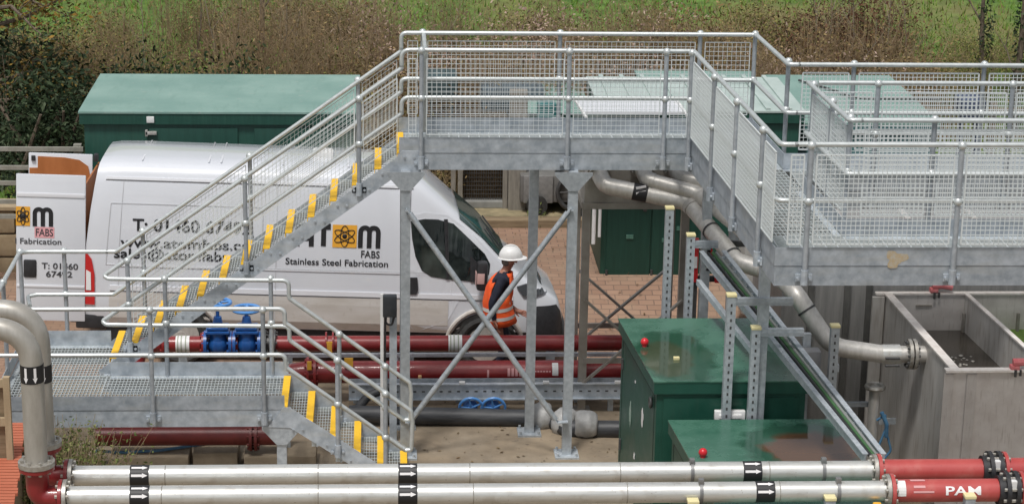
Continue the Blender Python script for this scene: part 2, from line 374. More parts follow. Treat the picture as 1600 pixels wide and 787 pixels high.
# ================================================================== ACCESS PLATFORM (galvanised walkways and stairs)
FZ = 3.38; RT_Z = 4.47; MD_Z = 3.97; LZ = .95; LRT = 2.03; LMD = 1.54
RR = .0235
def rail(parent, name, pts, r=RR, fr=.09):
    mb = MB(); mb.tube(fillet(pts, fr), r, 10); return mb.build(name, galvtube, parent, smooth=True, ang=60)
def post(parent, x, y, z0, zt, zm, out=(0, -1, 0), foot=True):
    mb = MB(); mb.cyl((x, y, z0), (x, y, zt), .024, n=10)
    for z in (zt, zm):
        if z is None: continue
        mb.ball((x, y, z), .041, 10, 6, mi=1)
    p = mb.build('handrail_post', [galvpost, galvtube], parent, smooth=True, ang=50)
    if foot:
        o = V(out); f = MB(); c = V((x, y, z0+.02))-o*.028
        r = Matrix.Rotation(math.atan2(o.y, o.x), 3, 'Z')
        f.box(c, (.02, .15, .065), r)
        f.cyl((x, y, z0-.035), (x, y, z0+.10), .033, n=10)
        for s in (-.055, .055): 
            b = c + r @ V((.012, s, 0)); f.cyl(b, b+o*.02, .014, n=6)
        f.build('post_foot', galvpl, p, smooth=True)
    return p
def mesh_panel(parent, A, B, up0, up1, pitch=.05, inset=.055, wr=None, vshift=V((0, 0, 0))):
    dense_ = parent.name.split('.')[0] in ('bridge_walkway', 'front_walkway', 'rear_walkway')
    if wr is None: wr = .0030 if dense_ else .0019
    if dense_: pitch = .042
    A = V(A); B = V(B); L = (B-A).length; d = (B-A)/L
    A = A+d*inset; B = B-d*inset; L = (B-A).length
    mb = MB(); nz = max(2, round((up1-up0)/pitch)); nx = max(2, round(L/pitch)); z = V((0, 0, 1))
    side = d.cross(z).normalized()
    for i in range(nz+1):
        r = wr*2.2 if i in (0, nz) else wr
        h = up0+(up1-up0)*i/nz; mb.bar(A+z*h, B+z*h, r*2, r*2, caps=False)
    for i in range(nx+1):
        r = wr*2.2 if i in (0, nx) else wr
        p = A+d*(L*i/nx)+side*wr*1.2; mb.bar(p+z*up0, p+z*up1, r*2, r*2, up=(side), caps=False)
    return mb.build('mesh_panel', wire, parent)
def channel(parent, p, q, z0, z1, inward, name='edge_beam', m=None):
    p = V(p); q = V(q); inn = V(inward); mb = MB()
    h = z1-z0; c = V((0, 0, (z0+z1)/2))
    a = V((p.x, p.y, 0)); b = V((q.x, q.y, 0))
    mb.bar(a+c+inn*.004, b+c+inn*.004, .008, h)
    mb.bar(a+V((0, 0, z1-.005))+inn*.038, b+V((0, 0, z1-.005))+inn*.038, .059, .01)
    mb.bar(a+V((0, 0, z0+.005))+inn*.038, b+V((0, 0, z0+.005))+inn*.038, .059, .01)
    return mb.build(name, m or galvpl, parent)
def plate(parent, p, q, z0, z1, t=.006, name='toe_plate', m=None):
    mb = MB(); p = V(p); q = V(q); c = V((0, 0, (z0+z1)/2)); mb.bar(V((p.x, p.y, 0))+c, V((q.x, q.y, 0))+c, t, z1-z0); return mb.build(name, m or galvpl, parent)
def grating(parent, corners, z, along='x', pitch=.041, cross=.10, t=.0055, h=.03, name='deck_grating'):
    """open bar grating over a quad a,b,c,d (a->b along x near side, d->c far side)"""
    a, b, c, d = [V((p[0], p[1], z)) for p in corners]; mb = MB()
    lx = (b-a).length; ly = (d-a).length
    nb = max(2, int(lx/pitch)); nc = max(2, int(ly/cross))
    if along == 'x': nb, nc = max(2, int(ly/pitch)), max(2, int(lx/cross))
    for i in range(nb+1):
        f = i/nb
        if along == 'y': p, q = a.lerp(b, f), d.lerp(c, f)
        else: p, q = a.lerp(d, f), b.lerp(c, f)
        mb.bar(p-V((0, 0, h/2)), q-V((0, 0, h/2)), t, h, caps=False)
    for i in range(nc+1):
        f = i/nc
        if along == 'y': p, q = a.lerp(d, f), b.lerp(c, f)
        else: p, q = a.lerp(b, f), d.lerp(c, f)
        mb.bar(p-V((0, 0, .006)), q-V((0, 0, .006)), .010, .010, caps=False)
    for p, q in ((a, b), (b, c), (c, d), (d, a)): mb.bar(p-V((0, 0, h/2+.001)), q-V((0, 0, h/2+.001)), .006, h+.004)
    return mb.build(name, grate, parent)
def leg(parent, x, y, z0, z1, s=.1, gus=True, basep=True, m=None, name='support_leg'):
    mb = MB(); mb.mm((x-s/2, y-s/2, z0), (x+s/2, y+s/2, z1)); l = mb.build(name, m or galv, parent)
    if gus:
        g = MB(); g.prism([(x-.2, y-s/2-.004, z1), (x+.2, y-s/2-.004, z1), (x+.2, y-s/2-.004, z1-.03), (x+s/2, y-s/2-.004, z1-.2), (x-s/2, y-s/2-.004, z1-.2), (x-.2, y-s/2-.004, z1-.03)], (0, -.01, 0)); g.build('gusset_plate', galv, l)
    if basep:
        b = MB(); b.mm((x-.13, y-.13, z0), (x+.13, y+.13, z0+.022))
        for sx in (-.1, .1):
            for sy in (-.1, .1): b.cyl((x+sx, y+sy, z0+.02), (x+sx, y+sy, z0+.055), .016, n=6)
        b.build('base_plate', galv, l)
    return l
# ---- high platform over the yard
P = thing('access_platform', 'high galvanised walkway with mesh railings carried on legs beside the white van', 'walkway', (1.7, 22.5, 0))
X0, X1 = .19, 3.27; YN, YF = 22.1, 23.02; XF = 4.06
rail(P, 'top_rail', [(.215, YN, 4.275), (.215, YN, RT_Z), (3.25, YN, RT_Z)])
rail(P, 'mid_rail', [(.215, YN, 3.795), (.215, YN, MD_Z), (3.25, YN, MD_Z)])
rail(P, 'top_rail', [(.22, YF, 4.27), (.22, YF, RT_Z), (4.05, YF, RT_Z), (4.05, YF-.10, RT_Z)], fr=.06)
rail(P, 'mid_rail', [(.22, YF, 3.825), (.22, YF, MD_Z), (4.05, YF, MD_Z), (4.05, YF-.10, MD_Z)], fr=.06)
nxs = [.42, 1.95, 2.96]
for x in nxs: post(P, x, YN-.035, FZ-.13, RT_Z, MD_Z)
fxs = [.45, 1.93, 3.45, 4.05]
for x in fxs: post(P, x, YF+.035, FZ-.13, RT_Z, MD_Z, out=(0, 1, 0))
for a, b in zip([.235]+nxs, nxs+[3.25]): mesh_panel(P, (a, YN-.02, 0), (b, YN-.02, 0), FZ+.20, RT_Z-.09)
for a, b in zip([.235]+fxs[:-1], fxs): mesh_panel(P, (a, YF+.02, 0), (b, YF+.02, 0), FZ+.20, RT_Z-.09)
plate(P, (X0, YN), (3.27, YN), FZ, FZ+.165); plate(P, (X0, YF), (4.06, YF), FZ, FZ+.165)
channel(P, (X0+.05, YN+.004), (3.27, YN+.004), FZ-.185, FZ-.004, (0, 1, 0)); channel(P, (X0, YF-.004), (4.06, YF-.004), FZ-.185, FZ-.004, (0, -1, 0))
xs = [X0+.02, .95, 1.72, 2.5, 3.28, 4.04]
for a, b in zip(xs, xs[1:]): grating(P, [(a, YN+.012), (b-.006, YN+.012), (b-.006, YF-.012), (a, YF-.012)], FZ)
for x in (.26, 1.65, 2.02, 3.2, 3.98): 
    mb = MB(); mb.mm((x-.04, YN+.08, FZ-.17), (x+.04, YF-.08, FZ-.04)); mb.build('cross_beam', galvpl, P)
leg(P, .26, 22.06, 0, FZ-.185); leg(P, 2.02, 22.06, 0, FZ-.185); leg(P, 1.655, 22.72, 0, FZ-.185, gus=False); leg(P, .26, 22.95, 0, FZ-.185, gus=False); leg(P, 3.9, 22.95, 0, FZ-.185, gus=False)
for (p, q) in ((((640, 333)), (868, 655)), ((887, 332), (643, 655))):
    a = aY(*p, 22.0); b = aY(*q, 21.96 if p[0] < 800 else 22.0)
    mb = MB(); mb.cyl(a, b, .031, n=12); br = mb.build('diagonal_brace', galv, P, smooth=True)
    for e, o in ((a, b), (b, a)):
        d = (o-e).normalized(); t = MB(); t.bar(e-d*.06, e+d*.09, .012, .07, up=(0, 1, 0)); 
        tx = .26 if abs(e.x-.26) < .5 else 2.02
        t.bar(e-d*.04, V((tx, e.y, e.z-d.z*.03)), .012, .07, up=(0, 1, 0)); t.build('brace_end_plate', galv, br)
# safety gate across the head of the stairs
G = thing('safety_gate', 'tubular safety gate closing the head of the long stair flight', 'gate', (.46, 22.5, FZ))
mb = MB(); mb.tube(fillet([(.46, YN+.06, RT_Z-.01), (.46, YF-.04, RT_Z-.01)], .05), .022, 10); mb.build('top_bar', galvtube, G, smooth=True)
mb = MB(); mb.tube([(.46, YN+.06, MD_Z), (.46, YF-.04, MD_Z)], .02, 10); mb.build('mid_bar', galvtube, G, smooth=True)
mb = MB(); mb.tube([(.46, YN+.07, FZ+.22), (.46, YN+.07, RT_Z)], .02, 10); mb.tube([(.46, YF-.06, FZ+.22), (.46, YF-.06, RT_Z)], .02, 10); mb.tube([(.46, YN+.07, FZ+.22), (.46, YF-.06, FZ+.22)], .02, 10); mb.build('gate_frame', galvtube, G, smooth=True)

# ---- stairs
def stair(T, x0, z0, going, rise, n, ya, yb, direction):
    """treads n from (x0,z0) rising towards +x (direction 1) or -x seen as descending"""
    for k in range(n):
        x = x0+going*k; z = z0+rise*k
        t = MB(); d = .255*direction
        mb = MB(); xa, xb = sorted((x+.03*direction, x+d))
        for i in range(8): 
            xx = xa+(xb-xa)*(i+.5)/8; mb.bar((xx, ya+.012, z-.017), (xx, yb-.012, z-.017), .005, .03, caps=False)
        for j in range(12):
            yy = ya+(yb-ya)*(j+.5)/12; mb.bar((xa, yy, z-.007), (xb, yy, z-.007), .008, .008, caps=False)
        for yy in (ya+.014, yb-.014): mb.bar((xa, yy, z-.035), (xb, yy, z-.035), .006, .065)
        tr = mb.build('stair_tread', grate, T)
        nb = MB(); xc = x+.035*direction; nb.bbox((xc, (ya+yb)/2, z-.002), (.075, yb-ya-.02, .02), .004); nb.mm((x-.003, ya+.01, z-.06), (x+.003, yb-.01, z-.008))
        nb.build('yellow_nosing', yellow, tr)
def stringer(T, p, q, h, t=.012, name='stringer'):
    """plate with vertical cut ends from p to q (lower edge), height h, flange top and bottom"""
    p = V(p); q = V(q); mb = MB(); z = V((0, 0, h))
    mb.prism([p, q, q+z, p+z], (0, t, 0)); return mb.build(name, galvpl, T)
SL = .7175
S = thing('upper_stair_flight', 'long galvanised stair flight with yellow nosings climbing in front of the white van', 'stairs', (-1.3, 22.5, LZ))
def sz(x): return 2.252/3.14*(x-.212)   # 0 at the head
g = (.17+2.885)/13
stair(S, -2.885, LZ+.174, g, (FZ-LZ-.174)/13, 14, 22.1, 23.0, 1)
for y in (22.088, 23.002):
    p = V((-2.98, y, LZ-.10)); q = V((.30, y, FZ+.005-.26)); mb = MB()
    mb.prism([V((-3.0, y, LZ-.15)), V((.19, y, 3.15)), V((.42, y, 3.15)), V((.42, y, 3.40)), V((.22, y, 3.40)), V((.15, y, 3.315)), V((-3.0, y, .985))], (0, .012, 0))
    st = mb.build('stringer', galvpl, S)
    bo = MB()
    for k in range(14):
        x = -2.885+g*k+.13; z = LZ+.174+(FZ-LZ-.174)/13*k-.05
        for dx in (-.05, .05): bo.cyl((x+dx, y-.012, z), (x+dx, y+.001, z), .013, n=6)
    bo.build('tread_bolts', galv, st)
def flight_rails(T, y, ztop, zmid, x_hi, x_lo, loop=True, far=False):
    zt = lambda x: ztop+SL*(x-x_hi); zm = lambda x: zmid+SL*(x-x_hi)
    return zt, zm
# near rail of the long flight returns as the middle rail of the landing
zt = lambda x: 4.275+SL*(x-.215); zm = lambda x: 3.795+SL*(x-.215)
rail(S, 'handrail', [(.215, YN, 4.31), (.215, YN, 4.275), (-2.915, YN, LRT+.01), (-2.86, YN-.035, LRT-.012), (-2.6, YN-.05, LRT-.012)], fr=[0, .05, .09, .05, 0])
rail(S, 'mid_handrail', [(.215, YN, 3.83), (.215, YN, 3.795), (-2.95, YN, 1.535), (-2.9, YN-.035, LMD-.03), (-2.6, YN-.05, LMD-.03)], fr=[0, .05, .09, .05, 0])
rail(S, 'handrail', [(.22, YF, 4.31), (.22, YF, 4.27), (-2.89, YF, LRT), (-3.0, YF, LRT)])
rail(S, 'mid_handrail', [(.22, YF, 3.86), (.22, YF, 3.825), (-2.93, YF, LMD), (-3.0, YF, LMD)])
for x in (-.225, -1.415, -2.66):
    post(S, x, YN-.03, zt(x)-1.0, zt(x), zm(x))
for x in (-.245, -1.42, -2.60): post(S, x, YF+.035, zt(x)-1.0, zt(x), zm(x)+.01, out=(0, 1, 0))
def slope_panel(T, xa, xb, y, f, lo, hi): mesh_panel(T, (xa, y, f(xa)), (xb, y, f(xb)), lo, hi)
for xa, xb in ((-2.66, -1.415), (-1.415, -.225), (-.225, .215)):
    slope_panel(S, xa, xb, YN-.015, zt, -.76, -.07)
for xa, xb in ((-2.6, -1.42), (-1.42, -.245), (-.245, .215)): slope_panel(S, xa, xb, YF+.02, zt, -.76, -.07)
# ---- landing
Lg = thing('stair_landing', 'low galvanised grating landing with railings joining both stair flights', 'landing', (-2.6, 22, 0))
XL, XR, Y1, Y2, Y3 = -3.93, -.985, 21.0, 22.0, 23.02
rail(Lg, 'top_rail', [(-.97, Y1, 1.86), (-.97, Y1, LRT), (XL, Y1, LRT), (XL, Y3, LRT), (-2.98, Y3, LRT)], fr=[0, .07, .12, .12, 0])
rail(Lg, 'mid_rail', [(-.97, Y1, 1.38), (-.97, Y1, LMD), (XL, Y1, LMD)], fr=.07)
rail(Lg, 'mid_rail', [(XL+.12, Y3-.25, LMD-.05), (XL+.06, Y3, LMD-.02), (XL+.16, Y3, LMD), (-2.98, Y3, LMD)], fr=.07)
rail(Lg, 'middle_top_rail', [(-.97, Y2, 1.84), (-.97, Y2, LRT-.012), (-2.62, Y2+.05, LRT-.012)], fr=.07)
rail(Lg, 'middle_mid_rail', [(-.97, Y2, 1.36), (-.97, Y2, LMD-.03), (-2.62, Y2+.05, LMD-.03)], fr=.07)
for x in (-2.32, -1.19): post(Lg, x, Y1-.035, LZ-.12, LRT, LMD)
post(Lg, XL, Y1-.0, LZ-.12, LRT, LMD)
for x in (-3.46, ): post(Lg, x, Y3+.03, LZ-.12, LRT, LMD, out=(0, 1, 0))
post(Lg, XL, Y3, LZ-.12, LRT, None, out=(-1, 0, 0)); post(Lg, XL, 21.9, LZ-.12, LRT, None, out=(-1, 0, 0))
for x in (-2.27, -1.16): post(Lg, x, Y2+.02, LZ-.12, LRT, LMD, out=(0, 1, 0))
plate(Lg, (XL, Y1), (XR, Y1), LZ-.002, LZ+.15); plate(Lg, (-2.87, Y2+.03), (XR, Y2+.03), LZ-.002, LZ+.15); plate(Lg, (XL, Y3), (-2.98, Y3), LZ-.002, LZ+.17); plate(Lg, (XL, Y1), (XL, Y3), LZ-.002, LZ+.15)
channel(Lg, (XL, Y1+.004), (XR+.06, Y1+.004), LZ-.19, LZ-.006, (0, 1, 0)); channel(Lg, (-2.87, Y2+.034), (XR, Y2+.034), LZ-.19, LZ-.006, (0, -1, 0)); channel(Lg, (XL, Y3-.004), (-2.9, Y3-.004), LZ-.19, LZ-.006, (0, -1, 0)); channel(Lg, (XL+.004, Y1+.02), (XL+.004, Y3-.02), LZ-.19, LZ-.006, (1, 0, 0)); channel(Lg, (-2.88, Y2+.06), (-2.88, Y3-.02), LZ-.19, LZ-.006, (-1, 0, 0))
gx = [XL+.02, -2.90, -1.93, XR]
for i, (a, b) in enumerate(zip(gx, gx[1:])):
    grating(Lg, [(a, Y1+.012), (b-.008, Y1+.012), (b-.008, Y2+.01), (a, Y2+.01)], LZ, along='y', pitch=.036, cross=.075)
grating(Lg, [(XL+.02, Y2+.03), (-2.91, Y2+.03), (-2.91, Y3-.012), (XL+.02, Y3-.012)], LZ, along='y', pitch=.036, cross=.075)
mb = MB(); mb.bbox((XR-.01, (Y1+Y2)/2, LZ-.002), (.075, Y2-Y1-.02, .02), .004); mb.build('yellow_nosing', yellow, Lg)
leg(Lg, -1.02, 21.06, 0, LZ-.19); leg(Lg, -3.85, 21.06, 0, LZ-.19); leg(Lg, -3.85, 22.95, 0, LZ-.19, gus=False); leg(Lg, -1.02, 21.95, 0, LZ-.19, gus=False)
# ---- short flight down to the slab
T = thing('lower_stair_flight', 'short galvanised stair flight with yellow nosings descending to the concrete slab', 'stairs', (-.35, 21.5, 0))
stair(T, XR+.245+.038, LZ-.173, .245, -.173, 5, Y1, Y2, -1)
for y in (Y1-.012, Y2+.004):
    mb = MB(); mb.prism([(-1.16, y, LZ-.19), (-1.0, y, LZ+.02), (-.93, y, LZ+.02), (.33, y, .09), (.33, y, 0), (.19, y, 0), (-.93, y, LZ-.20)], (0, .012, 0)); mb.build('stringer', galvpl, T)
    mb = MB(); a = V((-.95, y+.004, LZ-.05)); 
    for k in range(5):
        x = XR+.245*(k+1)-.11; z = LZ-.173*(k+1)-.05
        for dx in (-.05, .05): mb.cyl((x+dx, y-.012, z), (x+dx, y, z), .012, n=6)
    mb.build('tread_bolts', galv, T)
sl2 = -.748
for y in (Y1, Y2):
    t0 = 1.875 if y == Y1 else 1.815; m0 = 1.40 if y == Y1 else 1.345
    f = lambda x: t0+sl2*(x+.96); fm = lambda x: m0+sl2*(x+.96)
    rail(T, 'handrail', [(-.97, y, t0+.03), (-.96, y, t0), (.31, y, f(.31)), (.325, y, f(.31)-.12), (.315, y, fm(.28)+.02), (.25, y, fm(.25)), (-.96, y, m0), (-.97, y, m0+.03)], fr=[0, .04, .06, .05, .06, 0, .04, 0])
    for x in (-.442, .048): post(T, x, y-.03, f(x)-1.02, f(x), fm(x))
    mb = MB(); 

# ---- bridge towards the camera (slightly skewed in plan) and the two right-hand walkways
B = thing('bridge_walkway', 'galvanised walkway on the right running from the high platform towards the viewer', 'walkway', (3.7, 20.5, 0))
def bx(Y): return 3.25+(22.1-Y)*.0475          # left edge
YB0, YB1, YA0, YA1, BX1 = 18.06, 18.98, 20.58, 21.45, 8.6
def rx(Y): return 4.05+(23.04-Y)*.045          # right edge
rail(B, 'top_rail', [(3.24, YN, RT_Z), (3.25, YN-.02, RT_Z), (bx(YB0), YB0, RT_Z), (bx(YB0)+.15, YB0, RT_Z)], fr=[0, .02, .06, 0]); rail(B, 'mid_rail', [(3.24, YN, MD_Z), (3.25, YN-.02, MD_Z), (bx(YB0), YB0, MD_Z), (bx(YB0)+.15, YB0, MD_Z)], fr=[0, .02, .06, 0])
yps = [22.02, 20.82, 19.73, 18.60]
for y in yps: post(B, bx(y)-.035, y, FZ-.13, RT_Z, MD_Z, out=(-1, 0, 0))
for a, b in zip(yps, yps[1:]+[YB0]): mesh_panel(B, (bx(a)-.02, a, 0), (bx(b)-.02, b, 0), FZ+.20, RT_Z-.09)
n_ = V((.9989, .0475, 0))
plate(B, (bx(22.09), 22.09), (bx(YB0), YB0), FZ, FZ+.165); channel(B, (bx(22.09)+.004, 22.09), (bx(YB0)+.004, YB0), FZ-.185, FZ-.004, n_)
for a, b in ((YA1, 23.0), (YB1, YA0)):
    rail(B, 'top_rail', [(rx(b), b, RT_Z), (rx(a), a, RT_Z), (rx(a)+.12, a, RT_Z)], fr=.05); rail(B, 'mid_rail', [(rx(b), b, MD_Z), (rx(a), a, MD_Z), (rx(a)+.12, a, MD_Z)], fr=.05)
    plate(B, (rx(b), b), (rx(a), a), FZ, FZ+.165); channel(B, (rx(b)-.004, b), (rx(a)-.004, a), FZ-.185, FZ-.004, -n_)
for y in (21.6, 20.5, 19.75, 19.08): post(B, rx(y)+.035, y, FZ-.13, RT_Z, MD_Z, out=(1, 0, 0))
mesh_panel(B, (rx(20.5)+.02, 20.5, 0), (rx(19.75)+.02, 19.75, 0), FZ+.2, RT_Z-.09); mesh_panel(B, (rx(19.75)+.02, 19.75, 0), (rx(19.08)+.02, 19.08, 0), FZ+.2, RT_Z-.09); 
ys = [YB1+.01, 19.9, 21.0, 22.08]
for a, b in zip(ys, ys[1:]): grating(B, [(bx(a)+.02, a), (rx(a)-.012, a), (rx(b)-.012, b-.006), (bx(b)+.02, b-.006)], FZ, along='y')
leg(B, aY(1190, 550, 19.62).x, 19.655, 0, FZ-.185, gus=True); leg(B, aY(1101, 420, 22.62).x, 22.62, 0, FZ-.185, gus=False)
def side_walk(name, label, y0, y1, x0, nposts, fposts, nstart):
    A = thing(name, label, 'walkway', (6, y0, 0))
    for y, z, nm in ((y0, RT_Z, 'top_rail'), (y0, MD_Z, 'mid_rail'), (y1, RT_Z, 'top_rail'), (y1, MD_Z, 'mid_rail')):
        xs_ = (nstart if y == y0 else rx(y)+.1); rail(A, nm, [(xs_, y, z), (BX1, y, z)])
    for x in nposts: post(A, x, y0-.035, FZ-.13, RT_Z, MD_Z)
    for x in fposts: post(A, x, y1+.035, FZ-.13, RT_Z, MD_Z, out=(0, 1, 0))
    px = [nstart-.08]+nposts+[BX1]
    for a, b in zip(px, px[1:]): mesh_panel(A, (a, y0-.02, 0), (b, y0-.02, 0), FZ+.2, RT_Z-.09)
    px = [rx(y1)+.1]+fposts+[BX1]
    for a, b in zip(px, px[1:]): mesh_panel(A, (a, y1+.02, 0), (b, y1+.02, 0), FZ+.2, RT_Z-.09)
    plate(A, (x0, y0), (BX1, y0), FZ, FZ+.165); channel(A, (x0, y0+.004), (BX1, y0+.004), FZ-.185, FZ-.004, (0, 1, 0))
    plate(A, (rx(y1), y1), (BX1, y1), FZ, FZ+.165); channel(A, (rx(y1), y1-.004), (BX1, y1-.004), FZ-.185, FZ-.004, (0, -1, 0))
    x = x0+.02
    while x < BX1-.1:
        e = min(x+1.0, BX1); grating(A, [(x, y0+.012), (e-.008, y0+.012), (e-.008, y1-.012), (x, y1-.012)], FZ); x = e
    for x in (x0+.3, 5.2, 6.9, 8.4): mb = MB(); mb.mm((x-.04, y0+.08, FZ-.17), (x+.04, y1-.08, FZ-.04)); mb.build('cross_beam', galvpl, A)
    return A
WB = side_walk('front_walkway', 'nearest galvanised walkway on the right passing above the open grey tank', YB0, YB1, bx(YB0), [aY(1267, 230, YB0).x, aY(1502, 228, YB0).x, 7.6], [aY(1462, 195, YB1).x, 6.9], bx(YB0)+.12)
WA = side_walk('rear_walkway', 'farther galvanised walkway on the right in front of the pale green kiosk roof', YA0, YA1, rx(YA0), [aY(1372, 124, YA0).x, aY(1582, 123, YA0).x, 7.9], [aY(1336, 101, YA1).x, aY(1540, 99, YA1).x, 8.0], rx(YA0)+.1)
leg(WA, 8.3, 20.65, 0, FZ-.185); leg(WA, 8.3, 21.38, 0, FZ-.185); leg(WB, 8.3, 18.15, 0, FZ-.185); leg(WB, 8.3, 18.9, 0, FZ-.185)
# rust-coloured splash on the toe plate
mb = MB(); c = aY(1400, 404, YB0-.005); rs = []
for i in range(26):
    a = 2*math.pi*i/26; r = .075*(1+.35*math.sin(3*a+1)+.25*random.random()); rs.append((c.x+r*1.1*math.cos(a), YB0-.0045, c.z+r*.85*math.sin(a)))
mb.prism(rs, (0, .001, 0)); mb.build('rust_stain', mat('rust_stain', (.42, .32, .19), (.42, .39, .32), 25, .7, lo=.4, hi=.6), WB)
# ================================================================== KIOSKS AND WALLS BEHIND THE YARD
def kiosk(name, label, x0, x1, y0, y1, zb, zt, wallm, roofm, doors=(), over=.05, fascia=.16, group=None, slope=0.0, ribs=0, vents=False):
    t = thing(name, label, 'kiosk', ((x0+x1)/2, y0, zb), group)
    mb = MB(); mb.bbox(((x0+x1)/2, (y0+y1)/2, (zb+zt-.1)/2), (x1-x0, y1-y0, zt-.1-zb), .012); mb.build('wall', wallm, t, smooth=True)
    f = MB(); f.mm((x0-over, y0-over, zt-fascia), (x1+over, y1+over, zt-.014)); f.build('fascia', wallm, t)
    r = MB(); a = over+.012
    r.prism([(x0-a, y0-a, zt-.012), (x0-a, y0-a, zt+.014), (x0-a, (y0+y1)/2, zt+.02+slope), (x0-a, y1+a, zt+.014), (x0-a, y1+a, zt-.012)], (x1-x0+2*a, 0, 0))
    for i in range(ribs):
        x = x0+(x1-x0)*(i+.5)/ribs; r.mm((x-.03, y0-a+.02, zt), (x+.03, y1+a-.02, zt+.05))
    rf = r.build('roof', roofm, t, smooth=True, ang=20)
    for i, (da, db) in enumerate(doors):
        d = MB(); d.bbox(((da+db)/2, y0-.012, (zb+zt)/2-.04), (db-da-.02, .03, zt-zb-.34), .008)
        dr = d.build('door', greenkd, t, smooth=True)
        h = MB(); h.bbox((db-.1, y0-.05, (zb+zt)/2+.12), (.05, .05, .16), .008); h.cyl((db-.1, y0-.05, (zb+zt)/2+.1), (db-.18, y0-.06, (zb+zt)/2+.1), .012); h.build('handle', darkm, dr, smooth=True)
        for hz in (.2, .8):
            k = MB(); k.cyl((da+.02, y0-.035, zb+(zt-zb)*hz-.06), (da+.02, y0-.035, zb+(zt-zb)*hz+.06), .018); k.build('hinge', darkm, dr, smooth=True)
    return t, rf
K1, _ = kiosk('green_kiosk', 'long dark green kiosk with a pale green lid standing right behind the white van', -3.95, -.36, 28.55, 30.85, YZ-.6, 2.32, greenk, paler, doors=[(-3.1, -1.9), (-1.7, -.5)], slope=.0)
for p, s, m in (((235, 187), (.10, .03, .085), whitep), ((236, 208), (.15, .05, .045), steelm), ((229, 208), (.035, .05, .085), steelm)):
    c = aY(*p, 28.5); mb = MB(); mb.bbox(c, s, .006); mb.build('notice' if m is whitep else 'hasp', m, K1, smooth=True)
mb = MB()
for px in (211, 216, 251, 307, 373, 428, 490): mb.ball(aY(px, 187, 28.535), .018, 8, 5)
mb.build('fixing_bolts', steelm, K1, smooth=True)
K2, _ = kiosk('slim_kiosk', 'narrow pale-lidded green kiosk seen through the mesh beside the white sheet', 2.33, 3.2, 32.75, 35.3, YZ, 1.36, greenk, paler)
K3, _ = kiosk('ribbed_kiosk', 'dark green kiosk with a ribbed grey lid, its doors behind the tank stand', 3.05, 5.75, 28.9, 31.0, YZ-.45, 2.28, greenk, greyroof, doors=[(3.12, 3.75), (3.75, 4.4)], ribs=9)
mb = MB(); a = aY(931, 300, 28.8); mb.cyl((a.x-.02, 28.75, YZ+.6), (a.x-.02, 28.75, 1.9), .028); mb.cyl((a.x+.06, 28.75, YZ+.7), (a.x+.06, 28.75, 1.9), .022); mb.build('conduit', whitep, K3, smooth=True)
for (x, z) in ((3.45, .5), (3.95, .45), (4.15, .62)): mb = MB(); mb.box((x, 28.86, z), (.10, .01, .06)); mb.build('faded_sticker', mat('faded_sticker', (.10, .22, .17), (.05, .15, .11), 30, .7), K3)
K4, rf4 = kiosk('wide_kiosk', 'wide green kiosk with a big pale green lid behind the rear walkway on the right', 5.95, 7.75, 29.3, 32.4, YZ-.6, 2.02, mat('teal_wall', (.05, .14, .15), (.06, .17, .17), 4, .5), paler)
mb = MB(); mb.tube(fillet([(6.3, 31.9, 2.07), (6.7, 31.2, 2.07), (6.9, 30.6, 2.08), (8.1, 30.5, 2.1)], .3), .018, 8); mb.build('cable', darkm, K4, smooth=True)
K5, _ = kiosk('back_kiosk', 'low pale green lidded kiosk behind the ribbed grey lid', 4.0, 5.7, 31.6, 33.0, YZ, 1.95, greenk, paler)
# white sheet leaning on the ribbed kiosk
mb = MB(); a, b, c, d = aZ(897, 157, 2.42), aZ(1056, 157, 2.42), aZ(1072, 178, 2.42), aZ(911, 178, 2.42); mb.prism([a, b, c, d], (0, 0, .025))
sh = mb.build('white_sheet', whitem); tag(sh, 'white corrugated sheet lying on the ribbed grey kiosk lid', 'sheet')
for p, q in (((898, 155), (916, 184)), ((1056, 155), (1076, 184))): mb = MB(); mb.bar(aZ(*p, 2.46), aZ(*q, 2.46), .03, .03); mb.build('edge_strip', whitep, sh)
# retaining edge, ledge and odds and ends at the back of the yard
def tagm(mb, name, m, label, cat, group=None, **k): o = mb.build(name, m, **k); return tag(o, label, cat, group)
ye = 31.2; LE = .08
mb = MB(); mb.bbox((aY(825, 350, ye).x+.25, ye+.12, -.06), (3.6, .22, .27), .02); tagm(mb, 'sleeper', timber, 'weathered timber sleeper edging the brick yard beneath the high platform', 'sleeper')
mb = MB(); mb.bbox((-.5, ye+.12, -.06), (3.0, .22, .27), .02); tagm(mb, 'sleeper', timber, 'timber sleeper hidden mostly by the white van, continuing the yard edge', 'sleeper')
gm = mat('gravel_ledge', (.33, .27, .16), (.20, .17, .10), 5, .9, bump=.3); s_ = sheet('gravel_ledge', -1.9, 2.9, ye+.2, 33.0, LE, gm)
mb = MB(); x0 = aY(722, 320, 31.9).x; x1 = aY(800, 320, 31.9).x; mb.bbox(((x0+x1)/2, 31.98, LE+.05), (x1-x0+.1, .26, .12), .02); tagm(mb, 'concrete_plinth', mat('plinth', (.20, .20, .19), (.28, .28, .26), 6, .85, bump=.2), 'low grey concrete plinth under the dark mesh cage', 'plinth')
